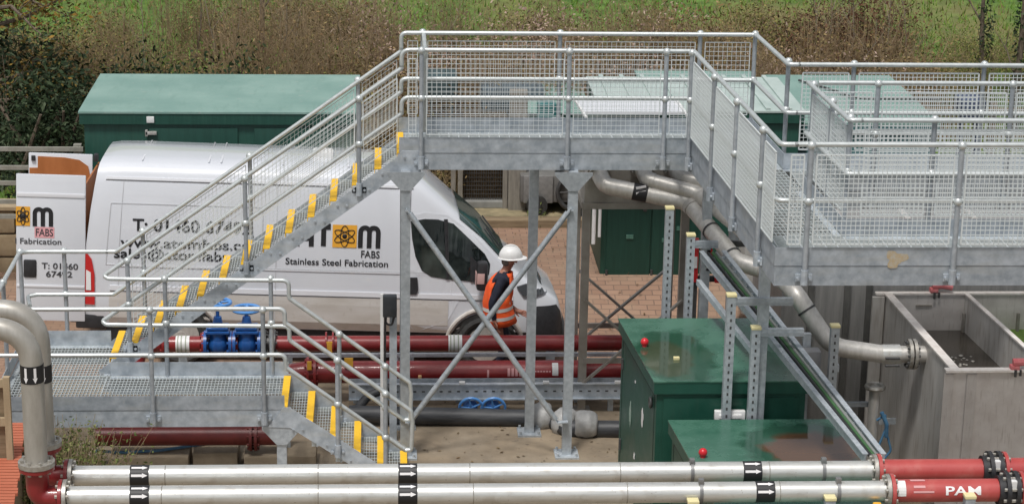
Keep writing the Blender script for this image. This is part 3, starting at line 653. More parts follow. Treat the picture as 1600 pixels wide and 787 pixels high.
# dark mesh cage full of leaves
t = thing('mesh_cage', 'dark mesh leaf cage with timber posts behind the yard ledge', 'cage', ((x0+x1)/2, 32, LE))
mb = MB()
for i in range(22):
    x = x0+(x1-x0)*i/21; mb.bar((x, 31.93, LE+.12), (x, 31.93, 1.3), .008, .008)
for j in range(18):
    z = LE+.14+1.1*j/17; mb.bar((x0, 31.92, z), (x1, 31.92, z), .008, .008)
mb.build('mesh_front', darkm, t)
mb = MB(); mb.bbox(((x0+x1)/2, 32.55, .70), (x1-x0-.06, 1.1, 1.2), .05); mb.build('leaf_fill', mat('leaf_fill', (.025, .018, .010), (.10, .065, .03), 22, .95, bump=1.0), t)
for px in (708, 719, 789): c = aY(px, 290, 31.86); mb = MB(); mb.mm((c.x-.035, 31.82, LE), (c.x+.035, 31.89, 1.4)); mb.build('post', greytimber, t)
for px, wd, lab in ((802, .16, 'left one of the pair of thick weathered timber posts behind the yard ledge'), (815, .13, 'right one of the pair of thick weathered timber posts behind the yard ledge')):
    c = aY(px, 300, 31.8); mb = MB(); mb.bbox((c.x, 31.8, .98), (wd, .14, 1.9), .012); tagm(mb, 'timber_post', greytimber, lab, 'post')
# grey trailer generator with a hose reel
c = aY(868, 305, 31.75); t = thing('trailer_unit', 'small grey trailer unit with a hose reel half hidden by the platform legs', 'trailer', (c.x, 31.75, LE))
mb = MB(); mb.bbox((c.x, 31.95, .46), (1.1, .8, .42), .03); mb.build('body', mat('trailer_grey', (.12, .115, .11), (.18, .175, .165), 6, .6), t, smooth=True)
mb = MB(); mb.bbox((c.x-.28, 31.53, .46), (.44, .03, .42), .01); mb.build('panel', mat('trailer_panel', (.24, .235, .225), (.18, .175, .17), 20, .6), t, smooth=True)
mb = MB(); mb.torus((c.x+.28, 31.50, .42), (0, 1, 0), .27, .035); 
for k in range(6): a = k*math.pi/3; mb.cyl((c.x+.28, 31.50, .42), (c.x+.28+.26*math.cos(a), 31.50, .42+.26*math.sin(a)), .012)
mb.build('hose_reel', darkm, t, smooth=True)
mb = MB(); mb.cyl((c.x-.3, 31.45, .22), (c.x-.3, 31.55, .22), .16); mb.cyl((c.x+.35, 31.45, .18), (c.x+.35, 31.55, .18), .14); mb.build('wheel', rubber, t, smooth=True)
mb = MB(); a = aY(874, 273, 31.45); mb.bbox((a.x, 31.75, 1.36), (.22, .2, .28), .02); mb.build('control_head', whitep, t, smooth=True); mb = MB(); mb.mm((a.x-.06, 31.70, .76), (a.x+.06, 31.80, 1.22)); mb.build('stalk', mat('olive_paint', (.13, .17, .06)), t)
mb = MB(); a = aY(852, 270, 32.4); mb.bbox((a.x, 32.4, .85), (.28, .28, 1.5), .02); tagm(mb, 'teal_bin', mat('teal_plastic', (.03, .13, .13), (.04, .16, .16), 5, .45), 'teal upright bin behind the far platform leg', 'bin', smooth=True)
# machinery seen through the mesh
for (px, py, sx, sz, col, lab, nm) in ((690, 130, .5, .35, (.05, .085, .09), 'teal machine cover seen through mesh at the left of the platform', 'machine_cover'), (800, 150, 1.0, .35, (.10, .13, .15), 'dark slate grey machine cover beside the slim kiosk', 'machine_cover')):
    Y = 34.5 if py < 130 else 33.8
    c = aY(px, py, Y); mb = MB(); gz = bankz(c.x, Y)
    zc = max(c.z, gz+sz/2+.05)
    mb.bbox((c.x, Y, zc), (sx, .6, sz), .05); mb.mm((c.x-sx*.35, Y-.25, gz-.05), (c.x-sx*.3, Y+.25, zc)); mb.mm((c.x+sx*.3, Y-.25, gz-.05), (c.x+sx*.35, Y+.25, zc))
    tagm(mb, nm, mat('cover_%d' % px, col, tuple(x*.7 for x in col), 6, .6), lab, 'machine', smooth=True)
# blue machine right
c = aY(1515, 165, 33.0); mb = MB(); mb.bbox((c.x, 33.0, c.z), (.4, .5, .3), .04); mb.mm((c.x-.15, 32.9, bankz(c.x, 33)-.05), (c.x-.1, 33.1, c.z)); mb.mm((c.x+.1, 32.9, bankz(c.x, 33)-.05), (c.x+.15, 33.1, c.z)); tagm(mb, 'pump_unit', mat('pump_blue', (.06, .08, .14), (.04, .06, .11), 7, .5), 'small blue pump unit behind the rear walkway mesh', 'pump', smooth=True)
c0 = aY(1440, 150, 33.4); c1 = aY(1600, 150, 33.4); t = thing('timber_rail_fence', 'brown timber rail fence behind the rear walkway at the right', 'fence', (c0.x, 33.4, bankz(c0.x, 33.4)))
for z in (.9, 1.25): mb = MB(); mb.bar((c0.x, 33.4, z), (c1.x+2, 33.4, z), .05, .12); mb.build('rail', timber, t)
for i in range(5): x = c0.x+.1+i*1.1; mb = MB(); mb.mm((x-.05, 33.43, bankz(x, 33.4)-.1), (x+.05, 33.53, 1.4)); mb.build('post', timber, t)
mb = MB(); a = aZ(1400, 215, .9); mb.bbox((6.6, 27.6, .45), (3.6, .5, 1.2), .04); tagm(mb, 'concrete_wall', mat('grey_wall', (.36, .36, .34), (.28, .28, .26), 5, .85, bump=.2), 'low pale concrete wall in front of the wide kiosk', 'wall', smooth=True)
# left: rail fence, block wall
yf = 28.3
t = thing('bar_fence', 'weathered five-bar metal fence at the left edge beside the dark ivy bush', 'fence', (-5.2, yf, YZ))
for py, xe in ((233, 130), (262, 128), (286, 90), (315, 60), (338, 60)):
    a = aY(0, py, yf); b = aY(130 if py < 270 else 128, py, yf); mb = MB(); mb.bar((-9, yf, b.z), (b.x, yf, b.z), .045, .055); mb.build('rail', fencem, t)
for x in (-4.02, -5.9, -7.8): mb = MB(); mb.mm((x-.05, yf+.028, YZ), (x+.05, yf+.12, 1.92)); mb.build('post', fencem, t)
t = thing('block_wall', 'low sandy block wall behind the open van doors at the left edge', 'wall', (-5.6, 29.2, YZ))
for r_ in range(3):
    for i in range(6):
        x = -8.5+i*.78+(.3 if r_ % 2 else 0); mb = MB(); mb.bbox((x, 29.2, YZ+.17+r_*.33), (.75, .4, .31), .03); mb.build('block', stonew, t, smooth=True)
mb = MB(); mb.bbox((-6.2, 29.2, YZ+1.03), (4.6, .45, .06), .01); mb.build('coping', paltimber, t)
# ================================================================== TANK STAND AND ITS PIPES
def flange(mb, c, ax, r, t=.03, bolts=8, mi=0, bm=0, br=.016):
    ax = V(ax).normalized(); c = V(c); mb.cyl(c-ax*t/2, c+ax*t/2, r, n=24, mi=mi)
    u = ax.orthogonal().normalized(); v = ax.cross(u)
    for k in range(bolts):
        a = 2*math.pi*(k+.5)/bolts; p = c+(u*math.cos(a)+v*math.sin(a))*r*.8
        mb.cyl(p-ax*(t/2+.022), p+ax*(t/2+.022), br, n=6, mi=bm)
ys0 = aZ(908, 640, 0).y
t = thing('raised_hopper_tank', 'weathered steel tank raised on a braced frame under the high platform', 'tank', (3.3, ys0, 0))
xl = aY(913, 450, ys0).x; xr = aY(1066, 450, ys0).x; zb = aY(1000, 318, ys0).z; D_ = 1.15
mb = MB(); mb.mm((xl-.03, ys0-.03, zb), (xr+.15, ys0+D_, zb+.50)); mb.build('tank_body', brownst, t)
mb = MB(); mb.mm((xl-.05, ys0-.06, zb-.05), (xr+.17, ys0-.031, zb+.02)); mb.mm((xl-.06, ys0-.03, zb-.05), (xl-.031, ys0+D_, zb+.02)); mb.build('bottom_frame', brownst, t)
for (x, y) in ((xl, ys0), (xr, ys0), (xl, ys0+D_), (xr, ys0+D_)):
    mb = MB(); mb.mm((x-.045, y-.045, 0), (x+.045, y+.045, zb-.051)); mb.mm((x-.1, y-.1, .001), (x+.1, y+.1, .02)); mb.build('leg', brownst, t)
for y, sgn in ((ys0, -1), (ys0+D_, 1)):
    yy = y+sgn*.055
    for (za, zc) in ((1.35, .35), (.35, 1.35)):
        mb = MB(); mb.bar((xl, yy+(.012 if za > 1 else -.012), za), (xr, yy+(.012 if za > 1 else -.012), zc), .025, .055, up=(0, 1, 0)); mb.build('brace', brownst, t)
    mb = MB(); mb.bar((xl, yy, .62), (xr, yy, .62), .03, .06); mb.build('cross_bar', brownst, t)
def pipe(name, label, pts, r, fr, m, cat='pipe', group=None, n=18):
    mb = MB(); mb.tube(fillet(pts, fr, 8), r, n); o = thing(name, label, cat, tuple(V(pts[0])), group); mb.build('pipe_run', m, o, smooth=True, ang=50); return o
ring = lambda par, c, ax, r, w_=.03, m=None, nm='clamp_ring': (lambda mb: (mb.cyl(V(c)-V(ax).normalized()*w_/2, V(c)+V(ax).normalized()*w_/2, r, n=20), mb.build(nm, m or darkm, par, smooth=True))[1])(MB())
pz = [aY(934, 268, ys0-.10), aY(946, 290, ys0-.28), aY(1075, 316, ys0-.42), aY(1152, 409, 22.0), aY(1192, 421, 21.85)]
q1 = aY(1222, 436, 21.5); q2 = aY(1243, 458, 21.2); q3 = aY(1298, 541, 20.95); q4 = aY(1380, 553, 20.93); q5 = aY(1440, 553, 20.93)
pp = pz + [q1, q2, q3, q4]
main = pipe('outlet_pipe', 'long dull stainless pipe stepping down from the raised tank to the open grey tank', pp, .094, [0, .1, .18, .26, .1, .1, .2, .34, 0], steelm)
def at_(i, f): return V(pp[i]).lerp(V(pp[i+1]), f), (V(pp[i+1])-V(pp[i]))
for i, f, w_ in ((2, .08, .07), (2, .48, .022), (2, .9, .022), (6, .32, .022)):
    c, d = at_(i, f); ring(main, c, d, .102, w_, steelm if w_ > .05 else darkm)
c, d = at_(1, .42); mb = MB(); mb.cyl(c-d.normalized()*.08, c+d.normalized()*.08, .0975, n=20); lb = mb.build('flow_label', inkm, main, smooth=True)
mb = MB()
for k in (-1, 1):
    s = MB(); e = c+V((0, -.055, .06 if k > 0 else .004)); mb.box(e+V((0, -.02 if k > 0 else -.03, .02)), (.11, .012, .024), Matrix.Rotation(R(-12), 3, 'Y'))
mb.build('label_arrow', whitei, lb)
mb = MB(); flange(mb, pz[0]+V((0, -.0, .02)), (pz[1]-pz[0]), .145, .05, 8); mb.build('end_flange', steelm, main, smooth=True)
# joint at the open tank
mb = MB(); x4, x5 = q4.x, q5.x
mb.cyl((x4-.02, 20.93, q4.z), (x4+.17, 20.93, q4.z), .102, n=22); cpl = mb.build('coupling', steelp, main, smooth=True)
mb = MB(); 
for s in (-.05, .05): mb.cyl((x4-.0, 20.815, q4.z-.045+s*.8), (x4+.15, 20.815, q4.z-.045+s*.8), .013)
mb.build('coupling_bolts', darkm, cpl, smooth=True)
mb = MB(); flange(mb, (x4+.27, 20.93, q4.z), (1, 0, 0), .158, .035, 10, bm=1); flange(mb, (x4+.32, 20.93, q4.z), (1, 0, 0), .158, .035, 10, bm=1); mb.build('flange_pair', [flangem, darkm], main, smooth=True)
mb = MB(); mb.cyl((x4+.17, 20.93, q4.z), (x5+.14, 20.93, q4.z), .088, n=20); mb.build('stub', steelm, main, smooth=True)
p2 = [aY(1002, 262, ys0-.10), aY(1012, 282, ys0-.3), aY(1092, 303, ys0-.45), aY(1150, 350, 22.3), aY(1230, 430, 21.9), (4.6, 21.7, 2.2)]
o2 = pipe('outlet_pipe', 'middle of the three dull stainless outlet pipes, passing behind the bridge', p2, .09, [0, .1, .2, .2, .2, 0], steelm)
mb = MB(); flange(mb, p2[0]+V((0, 0, .02)), V(p2[1])-V(p2[0]), .14, .05, 8); mb.build('end_flange', steelm, o2, smooth=True); c = V(p2[1]).lerp(V(p2[2]), .08); ring(o2, c, V(p2[2])-V(p2[1]), .099, .05, steelm)
p3 = [aY(1052, 262, ys0-.10), aY(1062, 277, ys0-.25), aY(1110, 288, ys0-.4), (4.5, 22.8, 2.5)]
o3 = pipe('outlet_pipe', 'rightmost and shortest of the three outlet pipes under the platform corner', p3, .086, [0, .1, .2, 0], steelm)
mb = MB(); flange(mb, p3[0]+V((0, 0, .02)), V(p3[1])-V(p3[0]), .135, .05, 8); mb.build('end_flange', steelm, o3, smooth=True)
# ================================================================== STEEL TANKS ON THE RIGHT
def tank_open():
    zt = 1.70; t = thing('open_tank', 'open grey steel tank with muddy water under the front walkway', 'tank', (6.5, 20.1, 0))
    A = aZ(1480, 580, zt); B_ = aZ(1372, 459, zt); ya = A.y; yb = B_.y; xa, xb = aZ(1486, 572, zt).x, aZ(1390, 466, zt).x
    xe = 9.0; w_ = .03
    def wall(p, q, z0, z1, th, m, nm):
        mb = MB(); mb.bar(V((p[0], p[1], (z0+z1)/2)), V((q[0], q[1], (z0+z1)/2)), th, z1-z0); return mb.build(nm, m, t)
    wall((xa, ya), (xb, yb), 0, zt, w_, tankm, 'side_wall')
    f = wall((xa-.1, ya), (xe, ya), 0, zt, w_, tankw, 'front_wall'); wall((xb-.1, yb), (xe, yb), 0, zt, w_, tankw, 'back_wall'); wall((xe, ya), (xe, yb), 0, zt, w_, tankm, 'side_wall')
    d0, d1 = aZ(1522, 474, zt), aZ(1600, 543, zt); k = (ya-d0.y)/(d1.y-d0.y); dx = d0.x+(d1.x-d0.x)*k
    wall((dx, ya+.02), (d0.x, yb-.02), .2, zt-.01, .025, tankm, 'divider')
    rim = MB(); rim.bar((xa+.01, ya, zt+.012), (xb+.01, yb, zt+.012), .09, .02); rim.build('rim_flange', rimm, t)
    rim = MB(); rim.bar((xa-.1, ya-.005, zt+.016), (xe, ya-.005, zt+.016), .09, .022); rim.build('rim_flange', rimm, t)
    rim = MB(); rim.bar((xb-.12, yb, zt+.008), (xe, yb, zt+.008), .07, .02); rim.build('rim_flange', rimm, t)
    rim = MB(); rim.bar((dx, ya+.04, zt+.008), (d0.x, yb-.03, zt+.008), .05, .018); rim.build('divider_rim', rimm, t)
    # corner angle posts on the outside
    for x in (xa-.06, xa+.17): mb = MB(); mb.mm((x-.05, ya-.03, 0), (x+.05, ya-.016, zt-.02)); mb.build('corner_angle', tankw, t)
    mb = MB(); mb.mm((xb-.16, yb-.06, 0), (xb-.03, yb-.016, zt-.02)); mb.build('corner_angle', tankm, t)
    for px in (1455, 1535): c = aZ(px, 473, zt); mb = MB(); mb.mm((c.x-.09, yb-.03, zt-.14), (c.x+.09, yb-.016, zt-.12)); mb.build('bracket', brownst, t)
    for px in (1503, 1588): c = aZ(px, 500, 1.4); mb = MB(); mb.mm((c.x-.015, yb-.1, 1.2), (c.x+.015, yb-.06, 1.5)); mb.build('probe', brownst, t)
    zw = aY(1444, 515, yb).z
    mb = MB(); mb.add([(xa+.016, ya+.016, zw), (dx-.013, ya+.016, zw), (d0.x-.013, yb-.016, zw), (xb+.016, yb-.016, zw)], [(0, 1, 2, 3)]); mb.build('water', waterm, t)
    mb = MB(); mb.add([(dx+.013, ya+.016, zw), (xe-.02, ya+.016, zw), (xe-.02, yb-.016, zw), (d0.x+.013, yb-.016, zw)], [(0, 1, 2, 3)]); mb.build('water', waterm, t)
    mb = MB(); mb.add([(d0.x+.03, yb-.02, zw+.01), (xe-.02, yb-.02, zw+.01), (xe-.02, yb-.45, zw+.01), (d0.x+.3, yb-.5, zw+.01)], [(0, 1, 2, 3)]); mb.build('algae_mat', algae, t)
    mb = MB()
    for k in range(16):
        p = aZ(1506+random.gauss(0, 10), 560+random.gauss(0, 5), zw+.02); p.y = max(p.y, ya+.05); mb.ball((p.x, p.y, zw+.005), random.uniform(.01, .028), 8, 4, (1, 1, .4))
    mb.build('foam', flangem, t, smooth=True)['kind'] = 'stuff'
    return zt, ya, yb, xa, xb
zt_, ya_, yb_, xa_, xb_ = tank_open()
for (px, py, y, lab) in ((1463, 457, yb_, 'red lever clamp lying on the far rim of the open tank'), (1586, 573, ya_, 'pink and white valve lever clamped on the near rim of the open tank')):
    c = aZ(px, py, zt_+.05); t = thing('rim_clamp', lab, 'clamp', (c.x, y, zt_+.02)); a = V((c.x, y, zt_+.06))
    mb = MB(); mb.bbox(a+V((0, 0, -.015)), (.09, .09, .05), .015); mb.build('jaw', pinkcl, t, smooth=True)
    mb = MB(); mb.tube([a+V((-.02, 0, .03)), a+V((.09, -.01, .04)), a+V((.2, -.02, .015))], [.045, .04, .03], 10); mb.build('lever', pinkcl, t, smooth=True)
    mb = MB(); mb.cyl(a+V((0, -.05, -.03)), a+V((0, -.05, -.10)), .014); mb.cyl(a+V((.05, -.05, -.03)), a+V((.05, -.05, -.09)), .012); mb.build('screw', darkm, t, smooth=True)
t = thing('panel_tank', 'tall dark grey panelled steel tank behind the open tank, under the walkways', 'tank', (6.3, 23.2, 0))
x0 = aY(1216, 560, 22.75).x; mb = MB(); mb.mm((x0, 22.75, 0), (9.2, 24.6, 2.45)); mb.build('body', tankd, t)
for px in (1262, 1318, 1352): x = aY(px, 560, 22.7).x; mb = MB(); mb.mm((x-.03, 22.70, 0), (x+.03, 22.748, 2.4)); mb.build('stiffener', mat('stiffener', (.12, .12, .115), (.18, .18, .17), 4, .5, .4), t)
mb = MB(); mb.mm((x0-.04, 22.70, 2.40), (9.2, 22.748, 2.47)); mb.build('top_angle', rimm, t)
for i in range(6): x = x0+.6+i*.75; mb = MB(); mb.mm((x-.03, 22.72, 2.452), (x+.03, 24.6, 2.50)); mb.build('top_rib', tankw, t)
# standpipe with blue rope
c = aY(1365, 640, 21.1); z0 = 0; t = thing('standpipe', 'short flanged steel standpipe with blue rope beside the open tank', 'standpipe', (c.x, 21.1, 0))
ztp = aY(1366, 604, 21.1).z; mb = MB(); mb.cyl((c.x, 21.1, 0), (c.x, 21.1, ztp), .06, n=16); mb.build('tube', steelm, t, smooth=True)
mb = MB(); mb.torus((c.x, 21.1, ztp), (0, 0, 1), .085, .028, 22, 8); mb.build('top_flange', flangem, t, smooth=True)
zc = aY(1350, 635, 21.1).z; mb = MB(); mb.bar((c.x-.5, 21.18, zc), (c.x-.04, 21.18, zc), .05, .045); mb.bar((c.x+.06, 21.1, zc-.16), (c.x+.24, 21.1, zc-.16), .04, .06); mb.build('cross_arm', galv, t)
pts = [V((c.x+.10+.05*math.sin(k*.9)*(k > 2), 21.0, zc-.05-.05*k)) for k in range(8)]; pts = [(c.x+.02, 21.02, zc-.12), (c.x+.1, 21.0, zc-.06), (c.x+.12, 21.0, zc-.2), (c.x+.04, 21.0, zc-.45), (c.x+.1, 21.0, zc-.58), (c.x+.19, 21.0, zc-.45), (c.x+.12, 21.0, zc-.22), (c.x+.1, 20.99, zc-.05)]
mb = MB(); mb.tube(fillet(pts, .06), .013, 8); mb.tube(fillet([(c.x+.06, 20.99, zc-.02), (c.x+.12, 20.98, zc-.15), (c.x+.13, 21.0, zc-.3)], .05), .022, 8); mb.build('rope', bluehose, t, smooth=True)
# ================================================================== GREEN CABINETS IN FRONT
def cabinet(name, label, x0, x1, y0, y1, zt, knob, spots):
    t = thing(name, label, 'cabinet', ((x0+x1)/2, y0, 0)); sk = -.075
    def P_(x, y, z): return (x+(y-y1)*sk, y, z)
    mb = MB(); e = .035
    mb.prism([P_(x0+e, y0+e, 0), P_(x1-e, y0+e, 0), P_(x1-e, y1-e, 0), P_(x0+e, y1-e, 0)], (0, 0, zt-.1)); mb.build('body', greenw, t)
    mb = MB(); mb.prism([P_(x0, y0, zt-.13), P_(x1, y0, zt-.13), P_(x1, y1, zt-.13), P_(x0, y1, zt-.13)], (0, 0, .118)); mb.build('lid_edge', greenw, t)
    bm = bmesh.new(); vs = [bm.verts.new(P_(x, y, z)) for z in (zt-.012, zt) for x, y in ((x0-.006, y0-.006), (x1+.006, y0-.006), (x1+.006, y1+.006), (x0-.006, y1+.006))]
    bm.free()
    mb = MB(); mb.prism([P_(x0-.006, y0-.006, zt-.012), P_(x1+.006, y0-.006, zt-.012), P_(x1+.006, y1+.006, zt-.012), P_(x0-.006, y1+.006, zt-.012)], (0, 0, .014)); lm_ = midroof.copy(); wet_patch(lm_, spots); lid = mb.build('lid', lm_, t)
    if knob:
        kx, ky = knob; mb = MB(); mb.cyl((kx, ky, zt), (kx, ky, zt+.03), .025); mb.ball((kx, ky, zt+.05), .042, 12, 8); mb.build('red_knob', redknob, t, smooth=True)
    # near door on the long front, door on the short side
    mb = MB(); mb.prism([P_(x0+.1, y0+e-.012, .06), P_(x1-.1, y0+e-.012, .06), P_(x1-.1, y0+e-.012, zt-.18), P_(x0+.1, y0+e-.012, zt-.18)], (0, .014, 0)); mb.build('front_panel', greenw, t)
    for zz in (.35, zt-.45): mb = MB(); mb.cyl(P_(x0+e-.008, y1-.16, zz-.06), P_(x0+e-.008, y1-.16, zz+.06), .016); mb.build('hinge', darkm, t, smooth=True)
    mb = MB(); xs_ = x0+e-.003
    for (ya_, yb_3, za_, zb_3) in ((y0+.12, y1-.12, zt-.20, zt-.188), (y0+.12, y0+.132, .08, zt-.2), (y1-.132, y1-.12, .08, zt-.2)):
        a_, b_ = P_(xs_, ya_, za_), P_(xs_, yb_3, zb_3); mb.prism([a_, (b_[0], b_[1], a_[2]), b_, (a_[0], a_[1], b_[2])], (.006, 0, 0))
    mb.build('door_gap', mat('door_gap', (.006, .02, .014), None), t)
    return t, P_
pud = mat('puddle_film', (.012, .075, .045), (.05, .055, .025), 4, .06, detail=8, lo=.4, hi=.65)
pud2 = mat('puddle_mud', (.06, .032, .015), (.12, .055, .028), 3, .08, detail=8)
k1 = aZ(1007, 541, 1.7)
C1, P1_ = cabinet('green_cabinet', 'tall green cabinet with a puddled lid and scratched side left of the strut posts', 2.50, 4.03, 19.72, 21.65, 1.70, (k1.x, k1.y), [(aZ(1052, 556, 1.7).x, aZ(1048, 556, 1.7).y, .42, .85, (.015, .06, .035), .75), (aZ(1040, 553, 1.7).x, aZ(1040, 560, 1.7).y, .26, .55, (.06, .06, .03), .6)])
c = aZ(1057, 557, 1.73); mb = MB(); mb.bbox((c.x, c.y, 1.715), (.06, .04, .03), .005); mb.build('yellow_catch', capy, C1, smooth=True)
for (px, py, sx, sz) in ((985, 645, .07, .26), (1004, 652, .05, .19), (991, 712, .035, .07), (993, 596, .03, .03)):
    c = None
    # on the skewed side wall: solve for the plane x = 2.535-(y-21.65)*.075
    d = ray(px, py); tt = (2.533+21.65*.075-0.0)/(d.x+.075*d.y); q = O+d*tt
    mb = MB(); pl = []; rnd = random.Random(px)
    for i in range(14):
        a = 2*math.pi*i/14; k = 1+.3*rnd.uniform(-1, 1); yy = q.y+sx*.9*k*math.cos(a); zz = q.z+sz*.5*k*math.sin(a); pl.append((2.535-(yy-21.65)*.075-.004, yy, zz))
    mb.prism(pl, (-.002, 0, 0)); mb.build('paint_scrape', whitep if px != 985 else mat('worn_paint', (.35, .42, .38), (.16, .28, .22), 40, .7), C1)
d = ray(1015, 631); q = aY(1015, 631, 19.9); mb = MB(); mb.torus((2.535-(19.95-21.65)*.075-.02, 19.95, q.z), (1, 0, 0), .045, .015); mb.build('lock', darkm, C1, smooth=True)
k2 = aZ(1098, 714, 1.4)
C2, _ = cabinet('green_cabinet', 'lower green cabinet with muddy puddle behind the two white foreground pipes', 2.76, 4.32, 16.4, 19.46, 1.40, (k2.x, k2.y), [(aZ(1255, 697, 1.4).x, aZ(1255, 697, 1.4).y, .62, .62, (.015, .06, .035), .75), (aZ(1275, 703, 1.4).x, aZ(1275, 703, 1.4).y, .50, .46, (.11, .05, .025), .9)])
c = aY(1140, 648, 19.66); mb = MB(); mb.bbox((c.x, 19.66, c.z), (.30, .06, .10), .01); mb.bbox((c.x, 19.62, c.z), (.22, .02, .04), .004); mb.build('socket_box', whitep, C1, smooth=True)
# ================================================================== STRUT POSTS AND CABLE TRAY
def strut(px, py, Y, zb, label, arm=None, w_=.085, capw=1.0):
    z = aY(px, py, Y).z; x = aY(px, py+60, Y).x; t = thing('strut_post', label, 'post', (x, Y, zb), 'slotted strut posts with pale yellow caps')
    mb = MB(); mb.mm((x-w_/2, Y-.04, zb), (x+w_/2, Y-.036, z)); mb.mm((x-w_/2, Y-.036, zb), (x-w_/2+.005, Y+.04, z)); mb.mm((x+w_/2-.005, Y-.036, zb), (x+w_/2, Y+.04, z))
    mb.mm((x-w_/2+.005, Y+.035, zb), (x-w_/2+.03, Y+.04, z)); mb.mm((x+w_/2-.03, Y+.035, zb), (x+w_/2-.005, Y+.04, z)); mb.build('channel', galv, t)
    s = MB(); zz = zb+.05
    while zz < z-.04: s.bbox((x, Y-.0405, zz), (.018, .004, .03), .0015); zz += .075
    s.build('slots', darkm, t)['kind'] = 'stuff'
    c = MB(); c.bbox((x, Y, z+.012), (w_+.012, .092, .028), .005); c.build('end_cap', capy, t, smooth=True)
    if arm:
        a, h = arm; m2 = MB(); m2.mm((x+w_/2, Y-.03, z-h-.07), (x+w_/2+a, Y+.03, z-h)); m2.mm((x+w_/2, Y-.034, z-h-.045), (x+w_/2+a, Y-.0301, z-h-.025)); m2.build('arm', galv, t)
    return t
strut(1044, 326, 22.15, 0, 'slotted strut post standing behind the tall green cabinet, left of the red barrier')
strut(1077, 368, 22.05, 0, 'slotted strut post with cap directly beside the red barrier', arm=(.25, .06))
strut(1140, 462, 19.60, 0, 'slotted strut post rising higher than its partner in front of the tall green cabinet', arm=(.55, .02))
strut(1178, 513, 19.58, 0, 'rusty slotted strut post close to the bridge leg, shorter than its partner', arm=(.42, .0))
strut(1301, 510, 20.45, 0, 'slotted strut post standing between the cable tray and the standpipe', arm=(.02, .4))
for px, py, lab in ((1080, 784, 'short capped strut post below the white pipes at the cable label'), (1293, 779, 'short capped strut post below the white pipes near their red joint'), (1510, 776, 'short capped strut post in front of the red pipe lettering')):
    strut(px, py, 16.66, 0, lab)
t = thing('cable_tray', 'long galvanised cable tray sloping from the tank stand down to the red pipes', 'cable tray', (4, 18, 1.9))
a0, b0 = aY(1096, 398, 22.0), aY(1352, 716, 17.45); a1, b1 = a0+V((.24, .02, 0)), b0+V((.16, .0, 0.0))
for a, b in ((a0, b0), (a1, b1)): mb = MB(); mb.bar(a, b, .02, .09); mb.bar(a+V((0, 0, .04)), b+V((0, 0, .04)), .05, .012); mb.build('side_rail', galv, t)
for i in range(24): f = (i+.5)/24; mb = MB(); mb.bar(a0.lerp(b0, f), a1.lerp(b1, f), .035, .02); mb.build('rung', galvpl, t)
for k, m in ((.3, blackm), (.5, mat('green_cable', (.05, .13, .05))), (.68, mat('grey_cable', (.22, .23, .22)))): mb = MB(); mb.tube([a0.lerp(a1, k)+V((0, 0, .02)), a0.lerp(a1, k).lerp(b0.lerp(b1, k), .5)+V((0.01, 0, .022)), b0.lerp(b1, k)+V((0, 0, .02))], .016, 8); mb.build('cable', m, t, smooth=True)
a2, b2 = aY(1205, 500, 20.3)+V((.35, 0, -.2)), aY(1330, 650, 19.0)+V((.1, 0, -.2)); mb = MB(); mb.bar(a0+V((-.02, 0, -.3)), a0.lerp(b0, .45)+V((-.02, 0, -.3)), .05, .06); mb.build('lower_rail', galv, t)
c = aY(1262, 570, 20.6); mb = MB(); mb.bbox((c.x, 20.6, c.z), (.24, .16, .34), .02); jb = mb.build('junction_box', mat('grey_box', (.16, .165, .17), (.2, .2, .21), 9, .5), smooth=True); mb = MB(); mb.cyl((c.x-.02, 20.515, c.z), (c.x-.02, 20.48, c.z), .08, n=18); mb.build('box_lid', darkm, jb, smooth=True); tag(jb, 'grey junction box with a round lid behind the cable tray', 'junction box')
mb = MB(); mb.mm((c.x-.04, 20.69, 0), (c.x+.04, 20.75, c.z+.3)); mb.build('backing_post', galv, jb)
# red and white barrier
t = thing('safety_barrier', 'red plastic barrier with white panels standing behind the bridge leg', 'barrier', (aY(1100, 420, 22.6).x, 22.6, 0))
for px, y0_, y1_ in ((1087, 372, 440), (1108, 388, 423), (1122, 425, 441)):
    a = aY(px, y0_, 22.6); b = aY(px, y1_, 22.6); mb = MB(); mb.bbox((a.x, 22.6, (a.z+b.z)/2), (.075, .06, a.z-b.z), .01); mb.build('upright', redplastic, t, smooth=True)
    if px < 1120: mb = MB(); m_ = aY(px-1, 410, 22.56); mb.bbox((m_.x, 22.562, m_.z), (.05, .01, .13), .003); mb.build('white_panel', whitep, t)
a = aY(1087, 436, 22.62); mb = MB(); mb.bar((a.x, 22.64, a.z), (a.x+.55, 22.64, a.z), .05, .06); mb.bar((a.x, 22.64, a.z+.4), (a.x+.55, 22.64, a.z+.4), .05, .06); mb.mm((a.x-.02, 22.61, 0), (a.x+.02, 22.67, a.z)); mb.mm((a.x+.4, 22.61, 0), (a.x+.44, 22.67, a.z)); mb.build('barrier_frame', darkm, t)
